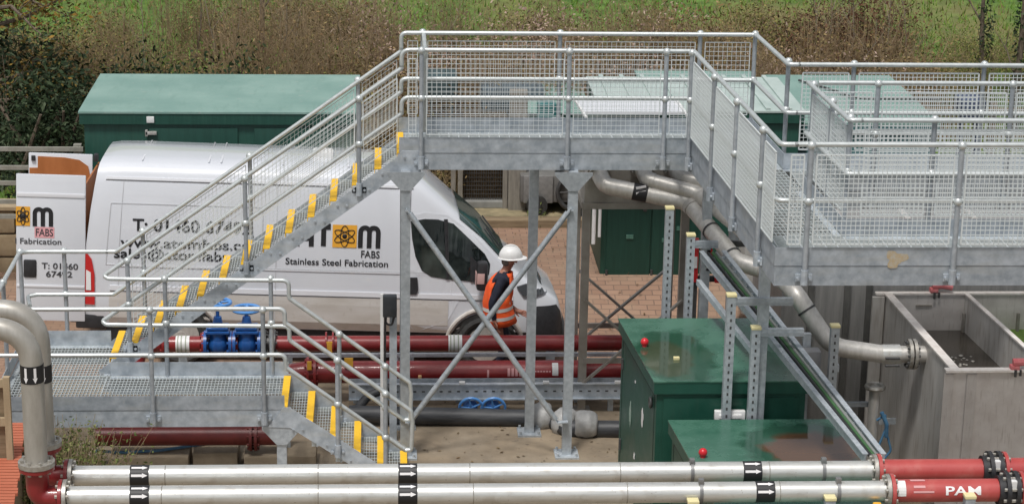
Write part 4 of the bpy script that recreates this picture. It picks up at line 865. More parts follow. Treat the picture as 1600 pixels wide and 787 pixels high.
# ================================================================== WHITE VAN
PHI = R(-1.0); VA = V((2.2226, 25.5, -.29))
van = thing('panel_van', 'white high-roof panel van with black lettering and both rear doors swung open', 'van', tuple(VA)); 
VH = V((math.cos(PHI), -math.sin(PHI), -.036)).normalized(); VN = V((math.sin(PHI), math.cos(PHI), -.08)); VN = (VN-VH*VN.dot(VH)).normalized(); VU = VH.cross(VN)
van.rotation_euler = Matrix(((VH.x, VN.x, VU.x), (VH.y, VN.y, VU.y), (VH.z, VN.z, VU.z))).to_euler()
YC = 1.02
def vpx(x, y, off=0.0):
    d = ray(x, y); a = VA+VN*off; t = (a-O).dot(VN)/d.dot(VN); p = O+d*t; return (p-VA).dot(VH), (p-VA).dot(VU)
def lerp_tab(tab, u):
    if u <= tab[0][0]: return tab[0][1]
    for (a, x), (b, y) in zip(tab, tab[1:]):
        if u <= b: return x+(y-x)*(u-a)/(b-a)
    return tab[-1][1]
ZT = [(-5.86, 2.45), (-5.72, 2.468), (-5.3, 2.475), (-3, 2.47), (-2.2, 2.455), (-1.95, 2.42), (-1.8, 2.34), (-1.55, 2.14), (-1.29, 1.915), (-1.03, 1.70), (-.72, 1.37), (-.55, 1.24), (-.33, 1.09), (-.17, .995), (-.04, .90), (0, .80), (.035, .65)]
WT = [(-5.86, 1.0), (-5.7, 1.02), (-1.5, 1.02), (-.93, 1.01), (-.6, .985), (-.36, .96), (-.18, .915), (-.06, .85), (.035, .74)]
FR = [0, .05, .16, .5, .72, .87, .93, .965, .99, 1, 1.003]; HWI = [.94, .985, 1, 1, .975, .94, .915, .875, .79, .42, 0]
def ztop(u): return lerp_tab(ZT, u)
ZB = .46
def hw(u, z):
    f = (z-ZB)/(ztop(u)-ZB); return lerp_tab(WT, u)*lerp_tab(list(zip(FR, HWI)), f)
def side(u, z, off=0.0): return V((u, YC-hw(u, z)-off, z))
def lean(u, z): return u + max(0, (z-1.1)/1.3)**1.6*.15*max(0, min(1, (-u-5.2)/.6))
us = [-5.86, -5.80, -5.7, -5.5, -5.3, -4.6, -3.8, -3, -2.4, -2.2, -2.05, -1.95, -1.87, -1.8, -1.68, -1.55, -1.42, -1.29, -1.16, -1.03, -.93, -.82, -.72, -.63, -.55, -.45, -.33, -.25, -.17, -.11, -.07, -.04, -.02, 0, .035]
def van_loft(us, top=None, extra=0.0, zb=ZB):
    mb = MB(); vs = []; n = 0
    for u in us:
        t = ztop(u) if top is None else min(top, ztop(u)); w_ = lerp_tab(WT, u)+extra; half = []
        for f, h in zip(FR, HWI): half.append((h*w_, zb+(t-zb)*f))
        if top is not None: half = [(hh if f < .9 else lerp_tab(WT, u)+extra*.9, z) for (hh, z), f in zip(half[:6], FR)]+[(half[5][0]*.0, t)]
        ring_ = [(YC-y, z) for y, z in half]+[(YC+y, z) for y, z in half[-2::-1]]
        n = len(ring_); vs += [V((lean(u, z), y, z)) for y, z in ring_]
    fs = []
    for i in range(len(us)-1):
        for j in range(n): a = i*n+j; b = i*n+(j+1) % n; fs.append((a, b, b+n, a+n))
    fs += [tuple(range(n)), tuple(range((len(us)-1)*n, len(us)*n))]
    return mb.add(vs, fs)
body = van_loft(us).build('body', dirtw, van, smooth=True, ang=32, local=True)
# sills and bumpers
van_loft([-.42, -.36, -.27, -.18, -.12, -.06, 0, .035, .06], top=.91, extra=.05, zb=.26).build('front_bumper', blackm, van, smooth=True, ang=40, local=True)
mb = MB(); mb.bbox((-5.78, YC, .50), (.36, 2.02, .18), .03); mb.bbox((-5.95, YC, .46), (.22, 1.5, .08), .02); mb.build('rear_bumper', blackm, van, smooth=True, local=True)
mb = MB(); mb.mm((-5.6, .10, .26), (-.4, 1.94, .50)); mb.build('underbody', blackm, van, local=True)
def strip(name, u0, u1, z0, z1, off, m, parent=None, n=14):
    mb = MB()
    for i in range(n):
        a = u0+(u1-u0)*i/n; b = u0+(u1-u0)*(i+1)/n
        p = [side(a, z0, off), side(b, z0, off), side(b, z1, off), side(a, z1, off)]
        for q in p: q.x = lean(q.x, q.z)
        q = [x+V((0, off+.004, 0)) for x in p]; mb.add(p+q, [(0, 1, 2, 3), (0, 4, 5, 1), (3, 2, 6, 7), (0, 3, 7, 4), (1, 5, 6, 2)])
    return mb.build(name, m, parent or body, local=True)
seam = mat('panel_seam', (.20, .20, .21), None, rough=.6); seaml = mat('soft_seam', (.50, .51, .53), None, rough=.4)
strip('waist_moulding', -5.55, -.62, .905, .965, .014, whitem); strip('waist_seam', -5.55, -.62, .893, .903, .006, seam); strip('lower_seam', -5.5, -1.6, 1.222, 1.232, .004, seaml); strip('belt_moulding', -5.5, -1.95, 1.205, 1.218, .010, whitem)
strip('roof_gutter', -5.72, -1.9, 2.262, 2.292, .012, whitem); strip('gutter_seam', -5.72, -1.9, 2.246, 2.257, .005, seam)
def vline(u, z0, z1, wd=.010, m=None): 
    mb = MB(); n = 14
    for i in range(n):
        a = z0+(z1-z0)*i/n; b = z0+(z1-z0)*(i+1)/n; p = [side(u-wd/2, a, .005), side(u+wd/2, a, .005), side(u+wd/2, b, .005), side(u-wd/2, b, .005)]
        for q in p: q.x = lean(q.x, q.z)
        mb.add(p+[q+V((0, .01, 0)) for q in p], [(0, 1, 2, 3), (0, 4, 5, 1), (3, 2, 6, 7), (0, 3, 7, 4), (1, 5, 6, 2)])
    mb.build('panel_seam', m or seaml, body, local=True)
for u, m in ((-1.93, seam), (-3.55, seaml), (-5.45, seaml)): vline(u, .45, 2.26, m=m)
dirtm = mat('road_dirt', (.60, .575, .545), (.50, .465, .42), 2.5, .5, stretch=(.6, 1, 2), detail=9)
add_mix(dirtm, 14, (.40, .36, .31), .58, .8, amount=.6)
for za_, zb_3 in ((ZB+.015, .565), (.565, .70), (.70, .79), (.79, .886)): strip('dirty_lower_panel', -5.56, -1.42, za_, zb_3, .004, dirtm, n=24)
# recessed side panel outlines
def outline(u0, u1, z0, z1):
    strip('panel_outline', u0, u1, z1, z1+.012, .005, seaml, n=4); strip('panel_outline', u0, u1, z0, z0+.012, .005, whitem, n=4); vline(u0, z0, z1, .012); vline(u1, z0, z1, .012)
outline(-5.6, -3.72, 1.22, 1.97)
# roof ribs
mb = MB()
for u in (-5.2, -4.4, -4.25, -3.5, -2.7): mb.bbox((u, YC, 2.473), (.02, 1.5, .006), .002)
mb.build('roof_ribs', whitem, body, smooth=True, local=True)['kind'] = 'stuff'
c = vpx(505, 238, 1.0); mb = MB(); mb.bbox((c[0], YC, 2.50), (.26, .3, .10), .03); mb.build('roof_vent', whitep, van, smooth=True, local=True)
# cab window and windscreen
def dense(poly, k=4):
    out = []
    for i in range(len(poly)):
        a, b = poly[i], poly[(i+1) % len(poly)]
        for j in range(k): out.append((a[0]+(b[0]-a[0])*j/k, a[1]+(b[1]-a[1])*j/k))
    return out
def side_patch(name, poly, off, m, parent, th=.012):
    """polygon in (u, z) laid on the body side as a thin pane, triangulated so it follows the surface"""
    bm = bmesh.new(); d = dense(poly, 3); vs = [bm.verts.new((u, 0, z)) for u, z in d]; bm.faces.new(vs)
    bmesh.ops.triangulate(bm, faces=bm.faces[:]); bmesh.ops.subdivide_edges(bm, edges=bm.edges[:], cuts=1, use_grid_fill=True); bmesh.ops.triangulate(bm, faces=bm.faces[:])
    bm.verts.index_update(); mb = MB(); mb.add([side(v.co.x, v.co.z, off) for v in bm.verts], [tuple(v.index for v in f.verts) for f in bm.faces])
    be = [e for e in bm.edges if e.is_boundary]; o = len(mb.v)
    for e in be:
        a, b = e.verts; pa, pb = side(a.co.x, a.co.z, off), side(b.co.x, b.co.z, off); mb.add([pa, pb, pb+V((0, off+.004, 0)), pa+V((0, off+.004, 0))], [(0, 1, 2, 3)])
    bm.free(); return mb.build(name, m, parent, local=True)
WIN = [vpx(*p) for p in ((643, 347), (664, 344), (685, 345), (709, 352), (729, 371), (757, 398), (765, 413), (763, 428), (753, 440), (705, 436), (674, 431), (660, 422), (650, 400), (645, 374))]
WIN = [(u, min(z, ztop(u)-.13)) for u, z in WIN]
cu = sum(p[0] for p in WIN)/len(WIN); cz = sum(p[1] for p in WIN)/len(WIN)
door = side_patch('cab_door_panel', [vpx(*p) for p in ((632, 340), (665, 333), (700, 338), (738, 366), (783, 414), (775, 455), (720, 466), (700, 500), (650, 520), (632, 500))], .004, dirtw, van)
side_patch('window_seal', [(cu+(u-cu)*1.02, cz+(z-cz)*1.02) for u, z in WIN], .008, blackm, door)
cw = side_patch('cab_window', WIN, .014, mat('cab_glass_reflections', (.008, .012, .012), (.05, .065, .06), 2.2, .05, detail=3, lo=.45, hi=.7), door)  # paler noise patches are reflections painted into the glass colour
side_patch('window_bar', [vpx(*p_) for p_ in ((694, 344), (700, 344), (702, 436), (697, 436))], .018, blackm, cw)
side_patch('door_handle', [vpx(*p) for p in ((640, 433), (652, 433), (653, 452), (651, 459), (640, 459))], .03, blackm, door)
side_patch('mirror_triangle', [vpx(*p) for p in ((735, 400), (757, 420), (752, 440), (735, 440))], .02, blackm, door)
m_ = vpx(749, 425); mb = MB(); mb.bbox((m_[0]+.02, -.19, m_[1]), (.14, .2, .36), .05); mb.bbox((m_[0]+.04, -.05, m_[1]-.12), (.06, .14, .06), .02); mr = mb.build('wing_mirror', blackm, door, smooth=True, local=True)
mb = MB(); mb.bbox((m_[0]-.055, -.20, m_[1]-.03), (.012, .13, .16), .004); mb.bbox((m_[0]+.0, -.293, m_[1]-.02), (.09, .008, .13), .003); mb.build('mirror_glass', mat('mirror_pink', (.55, .36, .34), None, rough=.3), mr, smooth=True, local=True)
def gfun(a):
    a = abs(a); return lerp_tab([(0, 1.003), (.42, 1), (.79, .99), (.875, .965), (.915, .93), (.94, .87)], a)
mb = MB(); vs = []; nu, na = 14, 16
for i in range(nu+1):
    u = -1.33+(.63)*i/nu
    for j in range(na+1):
        a = -.885+1.77*j/na; uu = u+.0*(1-a*a); vs.append(V((uu+.010, YC+a*lerp_tab(WT, uu), ZB+(ztop(uu)-ZB)*gfun(a)+.016)))
fs = [(i*(na+1)+j, i*(na+1)+j+1, (i+1)*(na+1)+j+1, (i+1)*(na+1)+j) for i in range(nu) for j in range(na)]
mb.add(vs, fs); mb.build('windscreen', wsglass, van, smooth=True, local=True)
mb = MB(); 
for y in (.55, 1.35): mb.bar((-.78, y, 1.49), (-.93, y+.3, 1.645), .012, .012)
mb.build('wiper', blackm, van, local=True)
side_patch('headlight', [vpx(*p) for p in ((808, 449), (822, 446), (838, 445), (852, 452), (857, 461), (835, 464), (818, 463))], .035, mat('headlight_glass', (.06, .064, .07), None, rough=.12), van)
for nm, uc in (('front', -.95), ('rear', -4.68)):
    mb = MB(); pl = []
    for i in range(19): a = math.pi*i/18; pl.append((uc+.43*math.cos(a), .34+.40*math.sin(a)))
    side_patch('wheel_arch', pl+[(uc-.43, .40), (uc+.43, .40)], .012, rubber, van)
    mb = MB(); mb.tube([side(uc+.47*math.cos(math.pi*i/18), .34+.445*math.sin(math.pi*i/18), .008) for i in range(19)], .028, 8); mb.build('arch_flare', dirtm, van, smooth=True, local=True)
    for y0 in (-.012, 1.82):
        mb = MB(); mb.cyl((uc, y0, .345), (uc, y0+.22, .345), .345, n=32); mb.torus((uc, y0+.01, .345), (0, 1, 0), .30, .045, 32); wh = mb.build('wheel', rubber, van, smooth=True, local=True)
        mb = MB(); ys_ = y0-.012 if y0 < 1 else y0+.232; mb.cyl((uc, ys_, .345), (uc, ys_+.02, .345), .22, n=24); mb.cyl((uc, ys_-.01, .345), (uc, ys_+.02, .345), .07); mb.build('wheel_rim', steelm, wh, smooth=True, local=True)
side_patch('tail_light', [(-5.845, .72), (-5.73, .72), (-5.735, 1.1), (-5.77, 1.28), (-5.845, 1.38)], .02, redlens, van)
side_patch('reverse_light', [(-5.835, .90), (-5.775, .90), (-5.78, 1.12), (-5.835, 1.15)], .026, whitep, van)
# load space seen past the doors, open rear doors
hx = vpx(134, 300)[0]; dl = vpx(25, 300)[0]; dz1 = vpx(80, 273)[1]; dz0 = .50
nd = MB(); nd.bbox(((hx+dl)/2, .02, (dz0+dz1)/2), (hx-dl, .045, dz1-dz0), .014); ND = nd.build('rear_door', dirtw, van, smooth=True, local=True, label='near white rear door swung open, outer face lettered')
for py_, th_ in ((305, .05), (447, .03)): mb = MB(); mb.bbox(((hx+dl)/2, -.006, vpx(80, py_)[1]), (hx-dl-.02, .012, th_), .004); mb.build('door_moulding', whitem, ND, smooth=True, local=True)
a = vpx(37, 405); b = vpx(57, 433); mb = MB(); mb.bbox(((a[0]+b[0])/2, -.008, (a[1]+b[1])/2), (b[0]-a[0], .03, a[1]-b[1]), .02); mb.build('door_handle', blackm, ND, smooth=True, local=True)
oy = 2.02; a = vpx(45, 238, oy); b = vpx(145, 243, oy)
fd = MB(); fd.bbox(((a[0]+b[0])/2, oy, (.5+a[1])/2), (b[0]-a[0], .05, a[1]-.5), .014); FD = fd.build('rear_door', dirtw, van, smooth=True, local=True, label='far rear door open, brown ply lining facing out')
pl = [vpx(x, y, oy-.03) for x, y in ((46, 262), (59, 262), (59, 244), (100, 246), (124, 250), (138, 260), (143, 285), (142, 330), (136, 420), (46, 420))]
mb = MB(); mb.prism([(u, oy-.034, z) for u, z in pl], (0, .012, 0)); mb.build('ply_lining', plyw, FD, local=True)
c = vpx(52, 247, oy-.04); mb = MB(); mb.bbox((c[0], oy-.04, c[1]), (.05, .03, .07), .008); mb.build('latch', blackm, FD, local=True)
c = vpx(147, 247, oy-.4); mb = MB(); mb.bbox((c[0]+.02, oy-.35, c[1]), (.06, .12, .10), .02); mb.build('door_check', blackm, van, local=True, smooth=True)
mb = MB(); mb.box((-5.885, YC, 1.35), (.02, 1.7, 1.6)); mb.build('load_space', plyw, van, local=True)
# lettering
def text_mesh(body, cap, width=None, bold=.012):
    cu_ = bpy.data.curves.new('lettering', 'FONT'); cu_.body = body; cu_.size = 1; cu_.offset = bold; cu_.resolution_u = 4
    o = bpy.data.objects.new('lettering_tmp', cu_); C.objects.link(o); dg = bpy.context.evaluated_depsgraph_get(); dg.update()
    me = bpy.data.meshes.new_from_object(o.evaluated_get(dg)); bpy.data.objects.remove(o); bpy.data.curves.remove(cu_)
    vs = [v.co.copy() for v in me.vertices]; fs = [tuple(p.vertices) for p in me.polygons]; bpy.data.meshes.remove(me)
    x0 = min(v.x for v in vs); x1 = max(v.x for v in vs); sy = cap/.70; sx = sy if width is None else width/(x1-x0)
    return [((v.x-x0)*sx, v.y*sy) for v in vs], fs
def letter(name, body, p0, cap, p1, m, parent, fn, bold=.012):
    """text whose baseline runs from (u,z) p0 to p1 on the surface fn(u, z)"""
    L = math.hypot(p1[0]-p0[0], p1[1]-p0[1]); ax = ((p1[0]-p0[0])/L, (p1[1]-p0[1])/L)
    ps, fs = text_mesh(body, cap, L, bold); mb = MB(); mb.add([fn(p0[0]+ax[0]*x-ax[1]*y, p0[1]+ax[1]*x+ax[0]*y) for x, y in ps], fs); return mb.build(name, m, parent, local=True)
sf = lambda u, z: side(u, z, .007)
df = lambda u, z: V((u, -.008, z))
def capz(p, q, off=0): return abs(vpx(*p)[1]-vpx(*q)[1])
letter('phone_lettering', 'T: 01460 67492', vpx(207, 360), .145, vpx(392, 366), inkm, body, sf, .02)
letter('web_lettering', 'www.atomfabs.com', vpx(188, 385), .118, vpx(412, 392), inkm, body, sf, .02)
letter('email_lettering', 'sales@atomfabs.com', vpx(178, 402), .118, vpx(410, 410), inkm, body, sf, .02)
letter('strapline_lettering', 'Stainless Steel Fabrication', vpx(446, 412), .078, vpx(606, 417), inkm, body, sf, .012)
letter('fabs_lettering', 'FABS', vpx(564, 402), .088, vpx(593, 403), inkm, body, sf, .012)
def arch(x0, w_, h, s, ins=None):
    r = w_/2; o = [(x0, 0)]+[(x0+r-r*math.cos(math.pi*i/12), h-r+r*math.sin(math.pi*i/12)) for i in range(13)]+[(x0+w_, 0), (x0+w_-s, 0)]
    ri = r-s; o += [(x0+r+ri*math.cos(math.pi*i/10), h-r+ri*math.sin(math.pi*i/10)) for i in range(11)]+[(x0+s, 0)]; return o
def draw_m(p0, W_, h, m, parent, fn, name='logo_m'):
    s = W_*.21; aw = (W_+s)/2; mb = MB()
    for k, x0 in enumerate((0, aw-s)):
        pl = arch(x0, aw, h, s); n = len(pl); half = n
        # quads strip between outer and inner outlines
        out = pl[:15]; inn = [pl[n-1]]+pl[-2:14:-1]
        out = [(x0, 0)]+[pl[i] for i in range(1, 14)]+[pl[14]]; inn = [(x0+s, 0)]+[(x0+aw/2-(aw/2-s)*math.cos(math.pi*i/12), h-aw/2+(aw/2-s)*math.sin(math.pi*i/12)) for i in range(13)]+[(x0+aw-s, 0)]
        vs = [fn(p0[0]+x, p0[1]+y)+V((0, -.0006*k, 0)) for x, y in out+inn]; q = len(out); mb.add(vs, [(i, i+1, q+i+1, q+i) for i in range(q-1)])
    return mb.build(name, m, parent, local=True)
def draw_icon(p0, W_, h, parent, fn):
    mb = MB(); vs = [fn(p0[0]+x, p0[1]+y) for x, y in ((0, 0), (W_, 0), (W_, h), (0, h))]; mb.add(vs, [(0, 1, 2, 3)]); ic = mb.build('logo_square', logoy, parent, local=True)
    mb = MB(); cx, cy = p0[0]+W_/2, p0[1]+h/2; f2 = lambda x, y: fn(x, y)+V((0, -.004, 0))
    for k in range(3):
        t = k*math.pi/3+math.pi/2; pts = []
        for i in range(32):
            a = 2*math.pi*i/32; ex, ey = .46*math.cos(a), .17*math.sin(a); pts.append(f2(cx+W_*(ex*math.cos(t)-ey*math.sin(t)), cy+h*(ex*math.sin(t)+ey*math.cos(t))))
        mb.tube(pts, .0052, 6, closed=True)
        for sg in (-1, 1): mb.ball(f2(cx+W_*.30*sg*math.cos(t+.5), cy+h*.30*sg*math.sin(t+.5)), .012, 8, 4, (1, .3, 1))
    mb.ball(f2(cx, cy), .030, 12, 6, (1, .3, 1)); mb.build('atom_symbol', inkm, ic, local=True, smooth=True)
p = vpx(519, 386); q = vpx(557, 386); h_ = capz((519, 386), (519, 351)); draw_icon(p, q[0]-p[0], h_, body, sf)
p = vpx(559, 387); q = vpx(594, 387); draw_m(p, q[0]-p[0], h_, inkm, body, sf)
p = vpx(494, 384); q = vpx(516, 384); mb = MB(); s_ = .055
for x0, x1, y0, y1 in ((0, q[0]-p[0], h_-.075, h_), ((q[0]-p[0])*.33, (q[0]-p[0])*.33+.06, 0, h_-.075)): mb.add([sf(p[0]+x, p[1]+y) for x, y in ((x0, y0), (x1, y0), (x1, y1), (x0, y1))], [(0, 1, 2, 3)])
mb.build('logo_letter', inkm, body, local=True)
p = vpx(460, 384); q = vpx(490, 384); W_ = q[0]-p[0]; mb = MB(); out = [(0, 0)]+[(W_/2-W_/2*math.cos(math.pi*i/12), h_-W_/2+W_/2*math.sin(math.pi*i/12)) for i in range(13)]+[(W_, 0)]; s_ = .06; inn = [(s_, 0)]+[(W_/2-(W_/2-s_)*math.cos(math.pi*i/12), h_-W_/2+(W_/2-s_)*math.sin(math.pi*i/12)) for i in range(13)]+[(W_-s_, 0)]
mb.add([sf(p[0]+x, p[1]+y) for x, y in out+inn], [(i, i+1, 15+i+1, 15+i) for i in range(14)]); mb.add([sf(p[0]+x, p[1]+y)+V((0, -.0006, 0)) for x, y in ((s_, .07), (W_-s_, .07), (W_-s_, .12), (s_, .12))], [(0, 1, 2, 3)]); mb.build('logo_letter', inkm, body, local=True)
# lettering on the open door
hd = capz((46, 352), (46, 322)); p = vpx(25, 352); q = vpx(47, 352); draw_icon(p, q[0]-p[0], hd, ND, df)
p = vpx(51, 353); q = vpx(83, 354); draw_m(p, q[0]-p[0], hd, inkm, ND, df)
a = vpx(54, 371); b = vpx(85, 355); mb = MB(); mb.add([V((x, -.0055, z)) for x, z in ((a[0], a[1]), (b[0], a[1]), (b[0], b[1]), (a[0], b[1]))], [(0, 1, 2, 3)]); mb.build('pink_panel', pinkm, ND, local=True)
letter('fabs_lettering', 'FABS', vpx(56, 368), .090, vpx(83, 369), greyink, ND, df)
letter('strapline_lettering', 'l Fabrication', vpx(24, 380), .07, vpx(96, 382), greyink, ND, df)
letter('phone_lettering', 'T: 01460', vpx(65, 419), .072, vpx(122, 421), greyink, ND, df, .02)
letter('phone_lettering', '67492', vpx(72, 432), .072, vpx(113, 433), greyink, ND, df, .02)
# ================================================================== RED AND BLACK PIPEWORK ON THE SLAB
YP1, YP2, YBK = 24.28, 23.76, 22.98
zp1 = aY(700, 536, YP1).z; zp2 = aY(700, 580, YP2).z; rp1, rp2 = .094, .128
t = thing('red_pipe', 'upper thinner dark red pipe with blue valves running beside the white van', 'pipe', (aY(250, 540, YP1).x, YP1, 0))
x0, x1 = aY(250, 540, YP1).x, aY(1130, 536, YP1).x; mb = MB(); mb.cyl((x0, YP1, zp1), (aY(318, 540, YP1).x, YP1, zp1), rp1, n=20); mb.cyl((aY(362, 540, YP1).x, YP1, zp1), (aY(372, 540, YP1).x, YP1, zp1), rp1, n=20); mb.cyl((aY(430, 540, YP1).x, YP1, zp1), (x1, YP1, zp1), rp1, n=20); mb.build('pipe_run', redp, t, smooth=True)
mb = MB(); mb.tube(fillet([(x0+.02, YP1, zp1), (x0-.22, YP1, zp1), (x0-.35, YP1-.2, zp1-.5)], .2), rp1, 18); mb.build('elbow', redp, t, smooth=True)
for px in (256, 318, 363): mb = MB(); flange(mb, (aY(px, 540, YP1).x, YP1, zp1), (1, 0, 0), rp1*1.5, .03, 8); mb.build('flange', redp, t, smooth=True)
mb = MB(); xx = aY(421, 540, YP1).x; mb.cyl((xx-.06, YP1, zp1), (xx+.07, YP1, zp1), rp1*1.2, n=20); flange(mb, (xx-.05, YP1, zp1), (1, 0, 0), rp1*1.75, .03, 8); flange(mb, (xx+.06, YP1, zp1), (1, 0, 0), rp1*1.75, .03, 8); mb.build('coupling', darkm, t, smooth=True)
for px in (286, 711): x = aY(px, 540, YP1).x; mb = MB(); mb.cyl((x-.08, YP1, zp1), (x+.08, YP1, zp1), rp1+.006, n=20); b_ = mb.build('white_band', whitep, t, smooth=True); mb = MB(); [mb.cyl((x+d, YP1, zp1), (x+d+.012, YP1, zp1), rp1+.012, n=20) for d in (-.06, -.02, .03)]; mb.build('band_lines', mat('band_grey', (.35, .38, .30), None), b_, smooth=True)
mb = MB(); x = aY(515, 535, YP1).x; mb.cyl((x-.05, YP1, zp1), (x-.03, YP1, zp1), rp1*1.5); mb.cyl((x+.03, YP1, zp1), (x+.05, YP1, zp1), rp1*1.5); mb.build('joint_flange', redp, t, smooth=True)
mb = MB(); mb.box((x, YP1-.12, zp1), (.07, .02, .13)); mb.build('amber_tag', ambertag, t)
for px in (286, 450, 640, 860): x = aY(px, 545, YP1).x; mb = MB(); mb.mm((x-.05, YP1-.06, 0), (x+.05, YP1+.06, zp1-rp1+.01)); mb.build('pipe_support', galv, t)
def gate_valve(px, zoff, cheek, label):
    x = aY(px, 540, YP1).x; g = thing('gate_valve', label, 'valve', (x, YP1, 0)); z = zp1
    mb = MB(); mb.ball((x, YP1, z), .135, 16, 10, (.9, .85, 1.0)); mb.cyl((x, YP1, z), (x, YP1, z+.24), .105, .09, n=18); mb.bbox((x, YP1, z+.17), (.28, .24, .035), .012); mb.bbox((x, YP1, z+.215), (.25, .21, .03), .01); mb.cyl((x, YP1, z+.22), (x, YP1, z+.34), .07, .045, n=14)
    flange(mb, (x-.145, YP1, z), (1, 0, 0), .16, .035, 8); flange(mb, (x+.145, YP1, z), (1, 0, 0), .16, .035, 8); mb.build('valve_body', bluem, g, smooth=True)
    mb = MB(); mb.cyl((x, YP1, z+.3), (x, YP1, z+.46+zoff), .022); mb.build('spindle', bluem, g, smooth=True)
    hz = z+.46+zoff; mb = MB(); mb.torus((x, YP1, hz), (0, 0, 1), .155, .021, 28, 8); mb.cyl((x, YP1, hz-.02), (x, YP1, hz+.025), .04)
    for k in range(5): a = 2*math.pi*k/5+.3; mb.cyl((x, YP1, hz), (x+.15*math.cos(a), YP1+.15*math.sin(a), hz), .014, n=8)
    mb.build('handwheel', bluel, g, smooth=True); return g
gate_valve(341, .05, 0, 'blue gate valve with the higher handwheel on the upper red pipe')
gate_valve(386, -.03, 0, 'blue gate valve with the lower handwheel beside a black coupling')
t = thing('red_pipe', 'lower thicker dark red pipe with faint white lettering on the slab', 'pipe', (aY(470, 580, YP2).x, YP2, 0))
x0, x1 = aY(458, 580, YP2).x, aY(1130, 580, YP2).x; mb = MB(); mb.tube([(x0-.6, YP2+.0, zp2-.06), (x0-.1, YP2, zp2-.02), (x0+.15, YP2, zp2), (x1, YP2, zp2)], [rp2*.7, rp2*.8, rp2, rp2], 22); mb.build('pipe_run', redp, t, smooth=True)
mb = MB(); 
for px in (481, 492): flange(mb, (aY(px, 580, YP2).x, YP2, zp2), (1, 0, 0), rp2*1.38, .03, 10)
mb.build('flange_pair', redp, t, smooth=True)
mb = MB(); x = aY(484, 560, YP2).x; mb.box((x, YP2-.17, zp2+.14), (.05, .02, .10)); x = aY(545, 553, YP2).x; mb.box((x, YP2-.13, zp2+.16), (.10, .02, .11)); mb.build('amber_tag', ambertag, t)
def pipe_text(px, py, Yc, zc, r, cap, width, body, m, parent, name):
    """letters wrapped round a pipe along x"""
    p = aY(px, py, Yc-r*.8); ps, fs = text_mesh(body, cap, width, .02); th0 = math.asin(max(-1, min(1, (p.z-zc)/r)))
    bm = bmesh.new(); vv = [bm.verts.new((x, y, 0)) for x, y in ps]
    for f in fs:
        try: bm.faces.new([vv[i] for i in f])
        except ValueError: pass
    bmesh.ops.triangulate(bm, faces=bm.faces[:]); bmesh.ops.subdivide_edges(bm, edges=[e for e in bm.edges if e.calc_length() > .02], cuts=3); bmesh.ops.triangulate(bm, faces=bm.faces[:]); bm.verts.index_update()
    mb = MB(); mb.add([V((p.x+v.co.x, Yc-(r+.003)*math.cos(th0+v.co.y/r), zc+(r+.003)*math.sin(th0+v.co.y/r))) for v in bm.verts], [tuple(v.index for v in f.verts) for f in bm.faces]); bm.free(); return mb.build(name, m, parent)
def pipe_patch(px0, px1, py0, py1, Yc, zc, r, m, parent, name, k=6):
    a = aY(px0, py0, Yc-r*.8); b = aY(px1, py1, Yc-r*.8); mb = MB(); vs = []
    t0 = math.asin(max(-1, min(1, (b.z-zc)/r))); t1 = math.asin(max(-1, min(1, (a.z-zc)/r)))
    for i in range(k+1):
        th = t0+(t1-t0)*i/k
        for x in (a.x, b.x): vs.append((x, Yc-(r+.003)*math.cos(th), zc+(r+.003)*math.sin(th)))
    mb.add(vs, [(2*i, 2*i+1, 2*i+3, 2*i+2) for i in range(k)]); return mb.build(name, m, parent)
pipe_patch(863, 872, 569, 585, YP2, zp2, rp2, whitep, t, 'white_label')
pipe_patch(761, 764, 577, 588, YP2, zp2, rp2, pinki, t, 'paint_mark'); 
for k in range(7): pipe_patch(793+k*6, 797+k*6, 575, 586, YP2, zp2, rp2, pinki, t, 'worn_lettering')
for k in range(6): pipe_patch(835+k*4.5, 838+k*4.5, 578, 580, YP2, zp2, rp2, pinki, t, 'worn_lettering')
for px in (560, 720, 905): x = aY(px, 590, YP2).x; mb = MB(); mb.mm((x-.06, YP2-.08, 0), (x+.06, YP2+.08, zp2-rp2+.02)); mb.build('pipe_support', galv, t)
c = aY(656, 591, YP2-.16); mb = MB(); mb.bbox((c.x, YP2-.15, c.z), (.04, .05, .07), .01); tagm(mb, 'pipe_tag', mat('tan_tag', (.7, .42, .2), None), 'small tan tag hanging on the lower red pipe', 'tag')
# perforated cable channel between the pipes
yt = 23.35; zt1 = aY(750, 600, yt).z; x0, x1 = aY(545, 610, yt).x, aY(1000, 610, yt).x
t = thing('cable_trough', 'galvanised cable trough running in front of the lower red pipe', 'cable tray', (x0, yt, 0))
mb = MB(); mb.mm((x0, yt, zt1-.17), (x1, yt+.006, zt1)); mb.mm((x0, yt-.03, zt1), (x1, yt+.03, zt1+.012)); mb.mm((x0, yt-.03, zt1-.182), (x1, yt+.03, zt1-.17)); mb.mm((x0, yt+.2, zt1-.17), (x1, yt+.206, zt1)); mb.build('side_channel', galvpl, t)
mb = MB(); x = x0+.05
while x < x1: mb.box((x, yt-.002, zt1-.085), (.035, .003, .016)); x += .1
mb.build('slots', darkm, t).__setitem__('kind', 'stuff')
for px in (600, 760, 955): x = aY(px, 620, yt).x; mb = MB(); mb.mm((x-.03, yt+.05, 0), (x+.03, yt+.11, zt1-.183)); mb.build('foot', galv, t)
for px in (722, 853, 965): x = aY(px, 597, yt).x; mb = MB(); mb.bbox((x, yt-.01, zt1+.025), (.07, .05, .03), .006); mb.build('clip', whitep, t)
